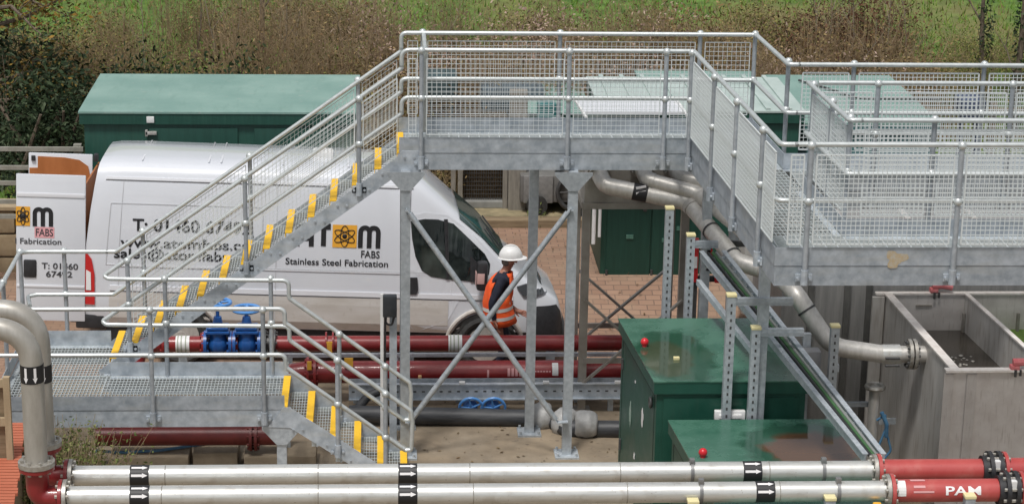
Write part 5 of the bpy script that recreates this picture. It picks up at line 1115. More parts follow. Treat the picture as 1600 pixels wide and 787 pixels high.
mb = MB(); z_ = aY(700, 554, 24.02).z; mb.mm((aY(430, 550, 24.02).x, 24.0, z_-.02), (aY(1000, 550, 24.02).x, 24.05, z_+.02)); mb.mm((aY(430, 550, 24.02).x, 24.0, z_-.12), (aY(1000, 550, 24.02).x, 24.02, z_-.09)); tr_ = tagm(mb, 'strut_rail', galv, 'thin galvanised strut rail between the two dark red pipes', 'rail')
for px in (445, 620, 800, 960): x = aY(px, 555, 24.02).x; mb = MB(); mb.mm((x-.02, 24.005, 0), (x+.02, 24.045, z_-.021)); mb.build('foot', galv, tr_)
# black pipe with wrapped joint
zb_ = aY(700, 654, YBK).z
pts = [aY(598, 606, 23.15), aY(562, 634, 23.05), aY(600, 654, YBK), aY(835, 655, YBK)]
a = aY(835, 655, YBK); b = aY(905, 664, 22.62); c = aY(1010, 659, 22.62)
t = thing('black_pipe', 'black plastic pipe lying on the slab with a grey wrapped joint', 'pipe', tuple(a))
mb = MB(); mb.tube(fillet([aY(545, 646, YBK+.02), V((a.x, YBK, zb_)), V((a.x+.22, YBK-.06, zb_)), V((b.x-.15, 22.66, zb_)), V((c.x, 22.62, zb_))], .15), .098, 20); mb.build('pipe_run', blackpipe, t, smooth=True)
mb = MB(); mb.tube(fillet([aY(610, 604, 23.2), aY(575, 618, 23.15), aY(545, 655, 23.05)], .2), .05, 12); mb.build('branch_hose', blackpipe, t, smooth=True)
def wrap(c, ax, L, r, seed):
    rnd = random.Random(seed); mb = MB(); ax = V(ax).normalized(); u = ax.orthogonal().normalized(); v = ax.cross(u); n, m = 20, 9; vs = []
    for i in range(m+1):
        f = i/m; rr = r*(.80+.25*math.sin(math.pi*f)**.5)
        for j in range(n): an = 2*math.pi*j/n; k = rr*(1+.09*noise.noise(V((math.cos(an)*2, math.sin(an)*2, f*3+seed)))+.03*rnd.uniform(-1, 1)); vs.append(V(c)+ax*(L*(f-.5))+(u*math.cos(an)+v*math.sin(an))*k)
    mb.add(vs, [(i*n+j, i*n+(j+1) % n, (i+1)*n+(j+1) % n, (i+1)*n+j) for i in range(m) for j in range(n)]+[tuple(range(n)), tuple(range(m*n, m*n+n))]); mb.build('joint_wrap', insul, t, smooth=True, ang=60)
wrap(aY(848, 650, YBK-.02), (1, -.15, .05), .20, .155, 1); wrap(aY(884, 660, 22.78), (1, -.6, 0), .24, .165, 2); wrap(aY(915, 662, 22.64), (1, 0, -.08), .24, .15, 3)
# blue handwheels standing behind the black pipe
for px, lab in ((736, 'left one of the two blue handwheels standing upright behind the black pipe'), (771, 'right one of the two blue handwheels standing upright behind the black pipe')):
    c = aY(px, 637, 23.2); g = thing('handwheel_valve', lab, 'valve', (c.x, 23.2, 0)); mb = MB(); mb.torus(c, (0, 1, .25), .135, .016, 28, 8); mb.cyl(c, c+V((0, .03, .0)), .03)
    for k in range(5):
        a = 2*math.pi*k/5+.3; ax = V((0, 1, .25)).normalized(); u = ax.orthogonal().normalized(); v = ax.cross(u); mb.cyl(c, c+(u*math.cos(a)+v*math.sin(a))*.13, .011, n=8)
    mb.build('handwheel', bluel, g, smooth=True); mb = MB(); mb.cyl(c, c+V((0, .10, -.03)), .018); mb.ball((c.x, 23.42, .06), .09, 12, 8); mb.build('valve_body', bluem, g, smooth=True)
# control post by the stair
yq = 22.45; x = aY(600, 560, yq).x; t = thing('control_post', 'slim white post carrying a black isolator box beside the stair leg', 'control post', (x, yq, 0))
zt2 = aY(597, 460, yq).z; mb = MB(); mb.mm((x-.04, yq, 0), (x-.005, yq+.04, zt2)); mb.build('post', whitep, t); mb = MB(); mb.mm((x+.06, yq+.03, 0), (x+.14, yq+.07, zt2-.02)); mb.build('strut', galvpl, t)
a = aY(609, 476, yq); mb = MB(); mb.bbox((a.x, yq-.03, a.z), (.15, .10, .24), .012); mb.build('isolator_box', mat('charcoal_box', (.022, .026, .03), (.035, .04, .045), 8, .45), t, smooth=True)
mb = MB(); mb.tube(fillet([(a.x-.04, yq-.03, a.z-.11), (a.x-.045, yq-.03, a.z-.2), (a.x+.02, yq-.03, a.z-.23), (a.x+.05, yq-.03, a.z-.11)], .04), .012, 8); mb.tube([(a.x-.05, yq-.03, a.z-.11), (a.x-.055, yq-.02, a.z-.9)], .013, 8); mb.build('cable', blackm, t, smooth=True)
# red pipe with shade in its colour, hose and concrete blocks below the landing
ym = 21.75; zm_ = aY(300, 680, ym).z; t = thing('shaded_red_pipe', 'shade-darkened red pipe lying on blocks beneath the stair landing', 'pipe', (aY(180, 680, ym).x, ym, 0))
mb = MB(); mb.cyl((aY(150, 680, ym).x, ym, zm_), (aY(440, 676, ym).x, ym, zm_), .105, n=20); mb.build('pipe_run', redshade, t, smooth=True); mb = MB(); flange(mb, (aY(392, 678, ym).x, ym, zm_-.02), (1, 0, 0), .15, .03, 8); flange(mb, (aY(400, 678, ym).x, ym, zm_-.02), (1, 0, 0), .15, .03, 8); mb.build('flange_pair', redshade, t, smooth=True)
for i, (xa, xb_2, py, d_, lab) in enumerate(((178, 298, 697, .5, 'wide tan concrete block under the shade-darkened red pipe near the green shrub'), (305, 374, 690, .5, 'short tan concrete block crossed by the blue hose'), (384, 495, 697, .45, 'mossy concrete block in front of the landing leg'))):
    p = aZ(xa, py, .16); q = aZ(xb_2, py, .16); mb = MB(); mb.bbox(((p.x+q.x)/2, p.y-.1, .085), (q.x-p.x, d_, .17), .012); tagm(mb, 'concrete_block', concb, lab, 'block', smooth=True)
mb = MB(); mb.tube(fillet([aZ(150, 704, .19), aZ(190, 706, .19), aZ(250, 703, .19), aZ(310, 694, .19), aZ(350, 688, .19), aZ(400, 684, .15)], .3), .017, 8); tagm(mb, 'blue_hose', bluehose, 'thin blue hose snaking across the concrete blocks below the landing', 'hose', smooth=True)
# ================================================================== FOREGROUND PIPES
ZF = 1.78; YU = aZ(700, 739, ZF).y; YL = aZ(700, 771, ZF).y; RP = .087
def arrow_band(x, Y, r, parent, axis='x', z=None, w_=.16):
    mb = MB()
    if axis == 'x': mb.cyl((x-w_/2, Y, z), (x+w_/2, Y, z), r+.003, n=22)
    else: mb.cyl((x, Y, z-w_/2), (x, Y, z+w_/2), r+.003, n=22)
    b = mb.build('flow_label', inkm, parent, smooth=True); 
    for th in (R(68), R(22)):
        s = MB(); rr = r+.005; vs = []
        sh = [(-.42, -.10), (.15, -.10), (.15, -.19), (.44, 0), (.15, .19), (.15, .10), (-.42, .10)]
        for u_, v_ in sh:
            if axis == 'x': a = th+v_*.10/r*1.0; s_p = V((x+u_*w_, Y-rr*math.cos(a), z+rr*math.sin(a)))
            else: a = th-R(45)+v_*.10/r; s_p = V((x+rr*math.sin(a), Y-rr*math.cos(a), z-u_*w_))
            vs.append(s_p)
        s.add(vs, [(0, 1, 5, 6), (2, 3, 4), (1, 2, 4, 5)]); s.build('flow_arrow', whitei, b)
def fore(Y, py, lx, rx_, bands, joints, label, riserpx, topy, couple):
    xa = aY(lx, py, Y).x; xb = aY(rx_, py-6, Y).x; t = thing('foreground_pipe', label, 'pipe', (xa, Y, ZF))
    mb = MB(); mb.cyl((xa, Y, ZF), (xb, Y, ZF), RP, n=28); mb.build('pipe_run', steelp, t, smooth=True)
    mb = MB(); flange(mb, (xa-.02, Y, ZF), (1, 0, 0), .145, .03, 8); mb.build('flange', flangem, t, smooth=True)
    mb = MB(); flange(mb, (xb+.02, Y, ZF), (1, 0, 0), .145, .03, 8); mb.build('flange', flangem, t, smooth=True)
    for px in bands: arrow_band(aY(px, py, Y).x, Y, RP, t, 'x', ZF)
    for px in joints:
        x = aY(px, py, Y).x; mb = MB(); mb.cyl((x-.014, Y, ZF), (x+.014, Y, ZF), RP+.012, n=24); mb.bbox((x, Y-.02, ZF+RP+.02), (.045, .05, .05), .008); mb.build('clamp_band', mat('clamp_grey', (.30, .30, .30), (.2, .2, .2), 10, .4, .5), t, smooth=True)
    for k in range(5):
        x = xa+(xb-xa)*(k+.6)/5.3; mb = MB(); mb.torus((x, Y, ZF), (1, 0, 0), RP, .0045, 26, 6); mb.build('weld_seam', flangem, t, smooth=True)
    # red duckfoot bend and riser
    X = aY(riserpx, 640, Y).x; mb = MB(); zfl = ZF+.28; mb.tube(fillet([(xa-.05, Y, ZF), (X, Y, ZF), (X, Y, zfl)], .26, 10), RP*1.08, 24); flange(mb, (xa-.055, Y, ZF), (1, 0, 0), .145, .03, 8, bm=1); flange(mb, (X, Y, zfl-.02), (0, 0, 1), .145, .03, 8, bm=1); mb.build('red_bend', [redp, flangem], t, smooth=True)
    zc = aY(0, topy, Y).z; mb = MB(); mb.tube(fillet([(X, Y, zfl), (X, Y, zc), (X-2.2, Y, zc+.06)], .32, 12), RP*1.06, 26); mb.build('riser', mat('riser_stainless', (.37, .35, .31), (.47, .45, .41), 6, .42, .35, .03, stretch=(2, 2, .6)), t, smooth=True)
    mb = MB(); flange(mb, (X, Y, zfl+.02), (0, 0, 1), .15, .04, 8); mb.build('riser_flange', flangem, t, smooth=True)
    arrow_band(X, Y, RP*1.06, t, 'z', aY(50, 581, Y).z-(0 if couple else .0), .15)
    return t, xb
FU, xu = fore(YU, 741, 115, 1362, [219, 637, 1174], [1080, 1285], 'upper of the two long pale pipes crossing the foreground, farther from the viewer', 66, 486, 0)
FL, xl_ = fore(YL, 772, 106, 1382, [219, 637, 1194], [1094, 1308], 'lower of the two long pale pipes crossing the foreground, nearest the viewer', 53, 514, 1)
for Y, x0, cx, par, lab in ((YU, xu, 1548, 0, 'bright red pipe joined to the upper pale pipe at the right'), (YL, xl_, 1576, 1, 'bright red pipe with white lettering nearest the viewer at the right')):
    t = thing('red_foreground_pipe', lab, 'pipe', (x0, Y, ZF)); xc = aY(cx, 760, Y).x
    mb = MB(); mb.cyl((x0+.06, Y, ZF), (xc, Y, ZF), .098, n=28); mb.build('pipe_run', redb, t, smooth=True)
    mb = MB(); flange(mb, (x0+.055, Y, ZF), (1, 0, 0), .148, .032, 8, bm=1); mb.build('flange', [redb, flangem], t, smooth=True)
    mb = MB(); flange(mb, (xc-.03, Y, ZF), (1, 0, 0), .165, .035, 8, bm=1); flange(mb, (xc+.05, Y, ZF), (1, 0, 0), .165, .035, 8, bm=1); mb.cyl((xc-.1, Y, ZF), (xc+.1, Y, ZF), .125, n=24); mb.build('black_coupling', [blackm, flangem], t, smooth=True)
    mb = MB(); mb.bbox((xc+.01, Y-.10, ZF+.09), (.05, .05, .08), .008); mb.build('white_sticker', whitep, t)
    mb = MB(); flange(mb, (xc+.10, Y, ZF), (1, 0, 0), .16, .03, 8, bm=1); mb.tube(fillet([(xc+.1, Y, ZF), (xc+.55, Y, ZF), (xc+.95, Y, ZF-.25)], .3), .105, 24); mb.build('red_bend', [redb, flangem], t, smooth=True)
    if par:
        pipe_text(1477, 771, YL, ZF, .098, .072, .30, 'PAM', whitei, t, 'pipe_lettering')
        pipe_patch(1403, 1415, 755, 773, YL, ZF, .098, whitep, t, 'white_label')
        for k, (a, b) in enumerate(((1425, 1448), (1428, 1446), (1427, 1459))): pipe_patch(a, b, 752.5+k*6.5, 755+k*6.5, YL, ZF, .098, pinki, t, 'small_print')
c = aY(1348, 782, YL-.1); mb = MB(); mb.bbox((c.x+.12, YL-.12, c.z-.06), (.07, .06, .10), .012); tagm(mb, 'amber_valve_tag', ambertag, 'amber valve tag hanging under the red pipe joint', 'tag', smooth=True)
# boards and timber frame at the bottom left
t = thing('board_stack', 'stack of salmon red boards beside the pale risers at the lower left', 'boards', (-3.3, 18.6, 0))
zq = 1.0
f0, f1, n0, n1 = aZ(12, 664, zq), aZ(42, 664, zq), aZ(-75, 800, zq), aZ(22, 800, zq)
nb = 30
for i in range(nb):
    a = f0.lerp(n0, i/nb); b = f1.lerp(n1, i/nb); a2 = f0.lerp(n0, (i+.78)/nb); b2 = f1.lerp(n1, (i+.78)/nb); j = random.uniform(-.012, .012)
    mb = MB(); mb.prism([a+V((-.3+j, 0, 0)), b+V((j, 0, 0)), b2+V((j, 0, 0)), a2+V((-.3+j, 0, 0))], (0, 0, .03)); mb.build('board', terra, t)
mb = MB(); mb.prism([f0+V((-.3, 0, -.03)), f1+V((-.03, 0, -.03)), n1+V((-.03, 0, -.03)), n0+V((-.3, 0, -.03))], (0, 0, -.9)); mb.build('bearer', timber, t)
t = thing('timber_hoarding', 'pale timber hoarding with dark brown boarding cut by the left picture edge', 'hoarding', (-3.7, 19.6, 0)); yy = 19.5
a = aY(10, 596, yy); b = aY(10, 690, yy)
mb = MB(); mb.mm((a.x-.03, yy-.03, b.z-.3), (a.x+.03, yy+.03, a.z+.05)); mb.build('upright', paltimber, t)
for py in (598, 658): p = aY(0, py, yy); mb = MB(); mb.mm((p.x-1.2, yy-.02, p.z-.04), (a.x-.031, yy+.02, p.z+.04)); mb.build('rail', paltimber, t)
mb = MB(); mb.mm((a.x-1.2, yy+.03, 0), (a.x-.02, yy+.05, a.z-.02)); mb.mm((a.x-1.1, yy+.051, 0), (a.x-.05, yy+.3, .1)); mb.build('boarding', timber, t)
# ================================================================== PERSON
YM = 24.82; YZM = -.23
def pj(x, y, dy=0): return aY(x, y, YM+dy)
def skin_body():
    J = {}; E_ = []; rad = {}
    def j(n, p, r): J[n] = V(p); rad[n] = r if isinstance(r, tuple) else (r, r)
    pel = pj(779, 497); pel.z = max(pel.z, YZM+.9)
    j('pelvis', pel, (.125, .15)); j('waist', pj(778, 474), (.115, .145)); j('chest', pj(781, 448), (.125, .165)); j('upper', pj(784, 433), (.10, .14)); j('neck', pj(789, 424), .058); j('nk2', pj(793, 417), .056); j('head', pj(797, 407), (.088, .075)); j('crown', pj(797, 394), (.092, .078))
    E_ += [('pelvis', 'waist'), ('waist', 'chest'), ('chest', 'upper'), ('upper', 'neck'), ('neck', 'nk2'), ('nk2', 'head'), ('head', 'crown')]
    # near arm hanging back, far arm reaching forward
    j('shn', pj(785, 437, -.17), .062); j('eln', pj(768, 474, -.23), .05); j('wrn', pj(772, 499, -.20), .036); E_ += [('upper', 'shn'), ('shn', 'eln'), ('eln', 'wrn')]
    j('shf', pj(786, 437, .17), .062); j('elf', pj(788, 472, .20), .05); j('wrf', pj(804, 484, .10), .036); E_ += [('upper', 'shf'), ('shf', 'elf'), ('elf', 'wrf')]
    for s, wr, d in (('n', 'wrn', V((.35, .1, -1))), ('f', 'wrf', V((1, -.35, -.25)))):
        d = d.normalized(); w0 = J[wr]; pm = w0+d*.075; j('pm'+s, pm, (.034, .024)); E_.append((wr, 'pm'+s)); sd_ = d.cross(V((0, 1, 0))).normalized() if s == 'f' else V((0, 1, 0)); cur = V((0, -1, 0)) if s == 'f' else V((.6, 0, -.2)); k_ = -1
        for i, L in enumerate((.07, .08, .075, .058)):
            o = sd_*((i-1.5)*.019); a = pm+d*.03+o; b = a+d*L*.55+cur*.008; c = b+(d*.6+cur*.7).normalized()*L*.5
            for q, (p, r) in enumerate(((a, .0095), (b, .009), (c, .0075))): j('f%s%d%d' % (s, i, q), p, r)
            E_ += [('pm'+s, 'f%s%d0' % (s, i)), ('f%s%d0' % (s, i), 'f%s%d1' % (s, i)), ('f%s%d1' % (s, i), 'f%s%d2' % (s, i))]
        a = w0+d*.035-sd_*.034+cur*.012; b = a+(d-sd_*.5).normalized()*.045+cur*.01; j('t%s0' % s, a, .011); j('t%s1' % s, b, .009); E_ += [(wr, 't%s0' % s), ('t%s0' % s, 't%s1' % s)]
    for s, sy, kx, fx, lift in (('n', -.095, .06, -.10, 0), ('f', .095, .14, .22, 0)):
        hp = J['pelvis']+V((0, sy, -.05)); j('hp'+s, hp, .09); kn = V((hp.x+kx, YM+sy, YZM+.48)); j('kn'+s, kn, .062); an = V((hp.x+fx, YM+sy, YZM+.10)); j('an'+s, an, .045); to = an+V((.17, -.02 if sy < 0 else .02, -.06)); j('to'+s, to, (.042, .035)); E_ += [('pelvis', 'hp'+s), ('hp'+s, 'kn'+s), ('kn'+s, 'an'+s), ('an'+s, 'to'+s)]
    names = list(J); me = bpy.data.meshes.new('person_body'); me.from_pydata([tuple(J[n]) for n in names], [(names.index(a), names.index(b)) for a, b in E_], [])
    ob = bpy.data.objects.new('body', me); C.objects.link(ob); me.skin_vertices or None
    ob.modifiers.new('skin', 'SKIN'); 
    if not me.skin_vertices: me.attributes
    for i, n in enumerate(names):
        sv = me.skin_vertices[0].data[i]; sv.radius = rad[n]; sv.use_root = (n == 'pelvis')
    s = ob.modifiers.new('sub', 'SUBSURF'); s.levels = s.render_levels = 2
    dg = bpy.context.evaluated_depsgraph_get(); dg.update(); m2 = bpy.data.meshes.new_from_object(ob.evaluated_get(dg)); bpy.data.objects.remove(ob)
    vs = [v.co.copy() for v in m2.vertices]; fs = [tuple(p.vertices) for p in m2.polygons]; bpy.data.meshes.remove(m2); return J, vs, fs
J, bv, bf = skin_body()
per = thing('person', 'worker in white hard hat and orange hi-vis vest walking past the van bonnet', 'person', (J['pelvis'].x, YM, YZM))
mb = MB(); mb.v = bv; mb.f = bf
for f in bf:
    c = sum((bv[i] for i in f), V((0, 0, 0)))/len(f)
    skin = (c.z > J['neck'].z+.015) or ((c-J['pmn']).length < .16 and c.z < J['wrn'].z and c.y < YM-.155) or ((c-J['pmf']).length < .16 and c.x > J['wrf'].x-.005 and c.z > J['pelvis'].z-.12)
    boot = c.z < YZM+.13
    mb.mi.append(1 if skin else (2 if boot else 0))
mb.build('body', [navy, skinm, rubber], per, smooth=True, ang=180)
hd_ = J['head']; cr_ = J['crown']; ax = (cr_-hd_).normalized()
# face
mb = MB(); fx = max(p_.x for p_ in bv if abs(p_.z-hd_.z) < .035 and abs(p_.y-hd_.y) < .03); fy = min(p_.y for p_ in bv if abs(p_.z-hd_.z) < .035 and abs(p_.x-hd_.x) < .03); fc = V((fx-.006, hd_.y, hd_.z)); mb.ball(fc+V((.012, 0, -.005)), .018, 8, 6, (1.1, .7, 1.4)); mb.ball(V((hd_.x-.005, fy, hd_.z)), .02, 8, 6, (.8, .5, 1.4)); mb.build('nose_and_ear', skinm, per, smooth=True)
mb = MB(); 
for s in (-1, 1): mb.ball(fc+V((-.012, s*.028, .025)), .009, 8, 6)
mb.bbox(fc+V((-.010, 0, -.038)), (.012, .04, .006), .002); mb.build('eyes_and_mouth', blackm, per, smooth=True)
mb = MB(); mb.ball(hd_+V((-.035, 0, -.005)), .082, 12, 8, (.85, .95, .9)); mb.build('hair', hairm, per, smooth=True)
# hard hat
hc = pj(798, 398); mb = MB(); n, m_2 = 24, 8; vs = []
for i in range(m_2+1):
    th = (math.pi/2)*(1-i/m_2)
    for k in range(n): a = 2*math.pi*k/n; vs.append(hc+V((.138*math.cos(th)*math.cos(a)*1.04, .118*math.cos(th)*math.sin(a), .132*math.sin(th)-.02)))
mb.add(vs, [(i*n+k, i*n+(k+1) % n, (i+1)*n+(k+1) % n, (i+1)*n+k) for i in range(m_2) for k in range(n)])
vs = []
for k in range(n):
    a = 2*math.pi*k/n
    for rr, dz in ((1.0, -.02), (1.10+.32*max(0, math.cos(a))**2, -.034)): vs.append(hc+V((.140*rr*math.cos(a), .120*rr*math.sin(a), dz)))
mb.add(vs, [(2*k, 2*k+1, (2*k+3) % (2*n), (2*k+2) % (2*n)) for k in range(n)])
mb.tube([hc+V((-.12*math.cos(R(25*0+a)), 0, .128*math.sin(R(a))-.006)) for a in range(20, 165, 12)], .012, 8)
mb.build('hard_hat', whitep, per, smooth=True, ang=50)
# hi-vis vest: loose shell with armholes
def vring(c, rx_, ry_, n=28, tilt=0.0): return [c+V((rx_*math.cos(2*math.pi*k/n), ry_*math.sin(2*math.pi*k/n), tilt*math.cos(2*math.pi*k/n))) for k in range(n)]
prof = [(pj(789, 426), .085, .085), (pj(786, 430), .105, .14), (pj(784, 436), .13, .185), (pj(781, 446), .155, .185), (pj(779, 458), .165, .185), (pj(777, 470), .165, .185), (pj(778, 482), .17, .19), (pj(780, 494), .18, .20), (pj(782, 503), .187, .205)]
rings = [vring(c, a, b, 28, .015) for c, a, b in prof]; n = 28; mb = MB(); vs = [p+V((random.uniform(-.004, .004), random.uniform(-.004, .004), random.uniform(-.004, .004))) for r_ in rings for p in r_]
fs = []; mi = []
for i in range(len(rings)-1):
    for k in range(n):
        an = 2*math.pi*(k+.5)/n; sidey = abs(math.sin(an))
        if 1 <= i <= 3 and sidey > .80: continue           # armholes
        fs.append((i*n+k, i*n+(k+1) % n, (i+1)*n+(k+1) % n, (i+1)*n+k))
mb.add(vs, fs); vest = mb.build('vest', orangev, per, smooth=True, ang=80)
sm = vest.modifiers.new('thickness', 'SOLIDIFY'); sm.thickness = .012; sm.offset = 1
for (c, a, b, h) in ((pj(778, 478), .173, .193, .045), (pj(780, 491), .183, .203, .045)):
    mb = MB(); r0 = vring(c, a+.012, b+.012, 28, .015); mb.add([p+V((0, 0, -h/2)) for p in r0]+[p+V((0, 0, h/2)) for p in r0], [(k, (k+1) % 28, 28+(k+1) % 28, 28+k) for k in range(28)]); mb.build('reflective_band', reflect, vest, smooth=True)
for sy in (-.10, .10): mb = MB(); mb.tube([pj(791, 431, sy), pj(795, 446, sy), pj(794, 462, sy), pj(795, 476, sy)], [.02, .022, .022, .02], 8); mb.build('reflective_strap', reflect, vest, smooth=True)
# ================================================================== VEGETATION
def leafmat(name, cols): return island(name, cols)
L_ivy = leafmat('ivy_leaves', [(.008, .016, .007), (.016, .034, .012), (.034, .056, .022), (.07, .09, .05)])
L_brown = leafmat('bramble_leaves', [(.10, .06, .025), (.20, .13, .055), (.32, .23, .11), (.15, .14, .045), (.24, .15, .07)])
L_olive = leafmat('olive_leaves', [(.06, .075, .015), (.13, .15, .035), (.22, .21, .06), (.28, .22, .09)])
L_pink = leafmat('dead_flower_heads', [(.20, .13, .10), (.36, .25, .20), (.46, .35, .28), (.26, .17, .10)])
L_rust = leafmat('rust_leaves', [(.055, .022, .012), (.10, .045, .025), (.15, .075, .04), (.12, .085, .04)])
L_gold = leafmat('autumn_leaves', [(.13, .075, .015), (.22, .14, .03), (.10, .095, .025), (.30, .17, .03)])
L_green = leafmat('fresh_leaves', [(.045, .07, .015), (.09, .12, .03), (.15, .18, .05), (.21, .19, .08)])
stemd = mat('dead_stems', (.36, .28, .165), (.20, .145, .08), 5, .9); stemb = mat('dark_stems', (.05, .035, .022), (.10, .07, .045), 12, .9)
def leaf(mb, c, s, rnd):
    a = V((rnd.gauss(0, 1), rnd.gauss(0, 1), rnd.gauss(0, .7))).normalized(); b = a.orthogonal().normalized(); b.rotate(Matrix.Rotation(rnd.uniform(0, 6.28), 3, a)); l = s*rnd.uniform(.7, 1.4)
    mb.add([c-a*l*.5, c+b*l*.22, c+a*l*.55, c-b*l*.22], [(0, 1, 2, 3)])
def bush_parts(seed, w_, h, n, ls, nst, clumps=14, stemr=.012, upright=.5):
    rnd = random.Random(seed); lv = MB(); st = MB()
    tips = []
    for i in range(nst):
        a = rnd.uniform(0, 6.283); r = rnd.random()**.5*w_*.32; p = V((r*math.cos(a), r*math.sin(a)*.8, -.1)); top = V((p.x*(1.2+rnd.random()*1.3)+rnd.gauss(0, .08), p.y*1.6+rnd.gauss(0, .08), h*rnd.uniform(.55, 1.05))); mid = p.lerp(top, .5)+V((rnd.gauss(0, .06), rnd.gauss(0, .06), h*.06*rnd.uniform(-1, 1)))
        st.tube([p, mid, top], [stemr*1.2, stemr*.8, stemr*.3], 5); tips += [p.lerp(mid, .6), mid, mid.lerp(top, .5), top]
        for k in range(2): q = mid.lerp(top, rnd.random()); e = q+V((rnd.gauss(0, .22), rnd.gauss(0, .22), rnd.uniform(.05, .35)))*min(1, h); st.tube([q, e], [stemr*.5, stemr*.2], 4); tips.append(e)
    for i in range(n):
        t = tips[rnd.randrange(len(tips))]; g = .11*(w_+h)*.5; c = V((t.x+rnd.gauss(0, g), t.y+rnd.gauss(0, g), max(.02, t.z+rnd.gauss(0, g*.8)))); leaf(lv, c, ls, rnd)
    return lv, st
def make_bush(name, label, cat, loc, seed, w_, h, n, ls, nst, lm, sm, group, stemr=.012):
    t = thing(name, label, cat, loc, group); lv, st = bush_parts(seed, w_, h, n, ls, nst, stemr=stemr)
    lv.build('foliage', lm, t, local=True); st.build('stems', sm, t, local=True); return t
# dense ivy bush at the left
c = aY(84, 180, 31.6); t = thing('ivy_bush', 'dark rounded ivy-clad bush left of the long green kiosk', 'bush', (c.x, 31.6, YZ-.1)); rnd = random.Random(3); lv = MB(); st = MB()
cl = [(V((rnd.gauss(0, .46), rnd.gauss(0, .4), rnd.uniform(.2, 2.25))), rnd.uniform(.32, .55)) for i in range(56)]
cl = [(V((p.x*(1.15-.35*abs(p.z-1)), p.y, p.z)), r) for p, r in cl]
for i in range(7000):
    p, r = cl[rnd.randrange(len(cl))]; d = V((rnd.gauss(0, 1), rnd.gauss(0, 1), rnd.gauss(0, 1))).normalized(); leaf(lv, p+d*r*rnd.uniform(.75, 1.05), .085, rnd)
for i in range(7): st.tube([(rnd.gauss(0, .15), rnd.gauss(0, .15), 0), (rnd.gauss(0, .3), rnd.gauss(0, .3), 1.1), (rnd.gauss(0, .5), rnd.gauss(0, .3), 2.0)], [.06, .04, .02], 6)
lv.build('foliage', L_ivy, t, local=True); st.build('stems', barkm, t, local=True)
L_mead = leafmat('meadow_leaves', [(.05, .10, .014), (.10, .19, .03), (.16, .25, .05), (.20, .21, .07)])
stemr_ = mat('red_brown_stems', (.33, .25, .145), (.20, .13, .07), 1.5, .9)
# prototypes
protos = {}
def put(kind, x, y, label, sc=1.0, rz=None, szz=None):
    args = PK[kind]; z = bankz(x, y)-.03; rz = random.uniform(0, 6.28) if rz is None else rz
    lst = protos.setdefault(kind, [])
    if len(lst) < 3:
        t = make_bush(args[0], label, args[1], (x, y, z), hash(kind) % 1 + len(lst)*17+len(kind), *args[2:]); t.rotation_euler = (0, 0, rz); t.scale = (sc, sc, szz or sc); lst.append(t); return t
    src = lst[random.randrange(3)]
    return copy_thing(src, (x, y, z), label, rz, (sc, sc, szz or sc))
PK = {
 'bramble': ('bramble_thicket', 'thicket', 1.7, 1.25, 1900, .058, 70, L_brown, stemd, 'brown bramble thickets on the bank', .011),
 'olive': ('olive_shrub', 'shrub', 1.5, 1.35, 1700, .058, 55, L_olive, stemd, 'olive shrubs on the bank', .008),
 'dark': ('dark_shrub', 'shrub', 1.5, 1.3, 2000, .07, 24, L_ivy, stemb, 'dark evergreen shrubs on the bank', .01),
 'pink': ('seedhead_clump', 'plant', 1.4, 1.3, 1700, .055, 70, L_pink, stemd, 'pinkish dead seedhead clumps on the bank', .009),
 'green': ('green_weed_clump', 'plant', 1.5, 1.0, 1500, .065, 40, L_mead, stemd, 'green weed clumps on the bank', .007),
 'wisp': ('dry_stem_clump', 'plant', 1.5, 1.9, 420, .05, 95, L_brown, stemr_, 'tall dry stems on the bank', .006),
 'rust': ('rust_shrub', 'shrub', 1.6, 1.5, 2000, .065, 60, L_rust, stemb, 'rust brown shrubs on the bank', .009),
}
LAB = {'green': 'bright green weedy clump showing between the brown thickets on the bank', 'wisp': 'tall wispy reddish brown dry stems rising above the thickets on the bank', 'bramble': 'tangled brown bramble thicket growing on the bank behind the kiosks', 'olive': 'yellowish olive shrub growing on the bank behind the kiosks', 'dark': 'dark evergreen shrub growing on the bank behind the kiosks', 'pink': 'pinkish dead seedhead clump on the bank behind the kiosks', 'rust': 'dark rust brown shrub on the bank right of the platform'}
random.seed(21)
def zone(kind, px0, px1, y0, y1, n, sc=(.8, 1.25)):
    for i in range(n):
        px = px0+(px1-px0)*(i+random.uniform(.1, .9))/n; Y = random.uniform(y0, y1); x = aY(px, 80, Y).x
        put(kind, x, Y, LAB[kind], random.uniform(*sc)*.95, szz=random.uniform(*sc)*random.uniform(.7, 1.3))
zone('bramble', 240, 700, 32.6, 35.2, 13); zone('bramble', 300, 640, 35.6, 37.4, 8, (.6, .95)); zone('green', 130, 640, 33.5, 37.5, 13, (.6, 1.1)); zone('green', 640, 1420, 34, 38, 13, (.5, .9)); zone('olive', 130, 640, 33, 36.2, 13, (.7, 1.1)); zone('dark', 170, 320, 32.6, 34.2, 6); zone('bramble', 640, 1400, 33.6, 36.2, 15); zone('pink', 560, 1060, 34.5, 37.6, 24); zone('olive', 760, 1000, 36.5, 38.6, 6, (.6, 1))
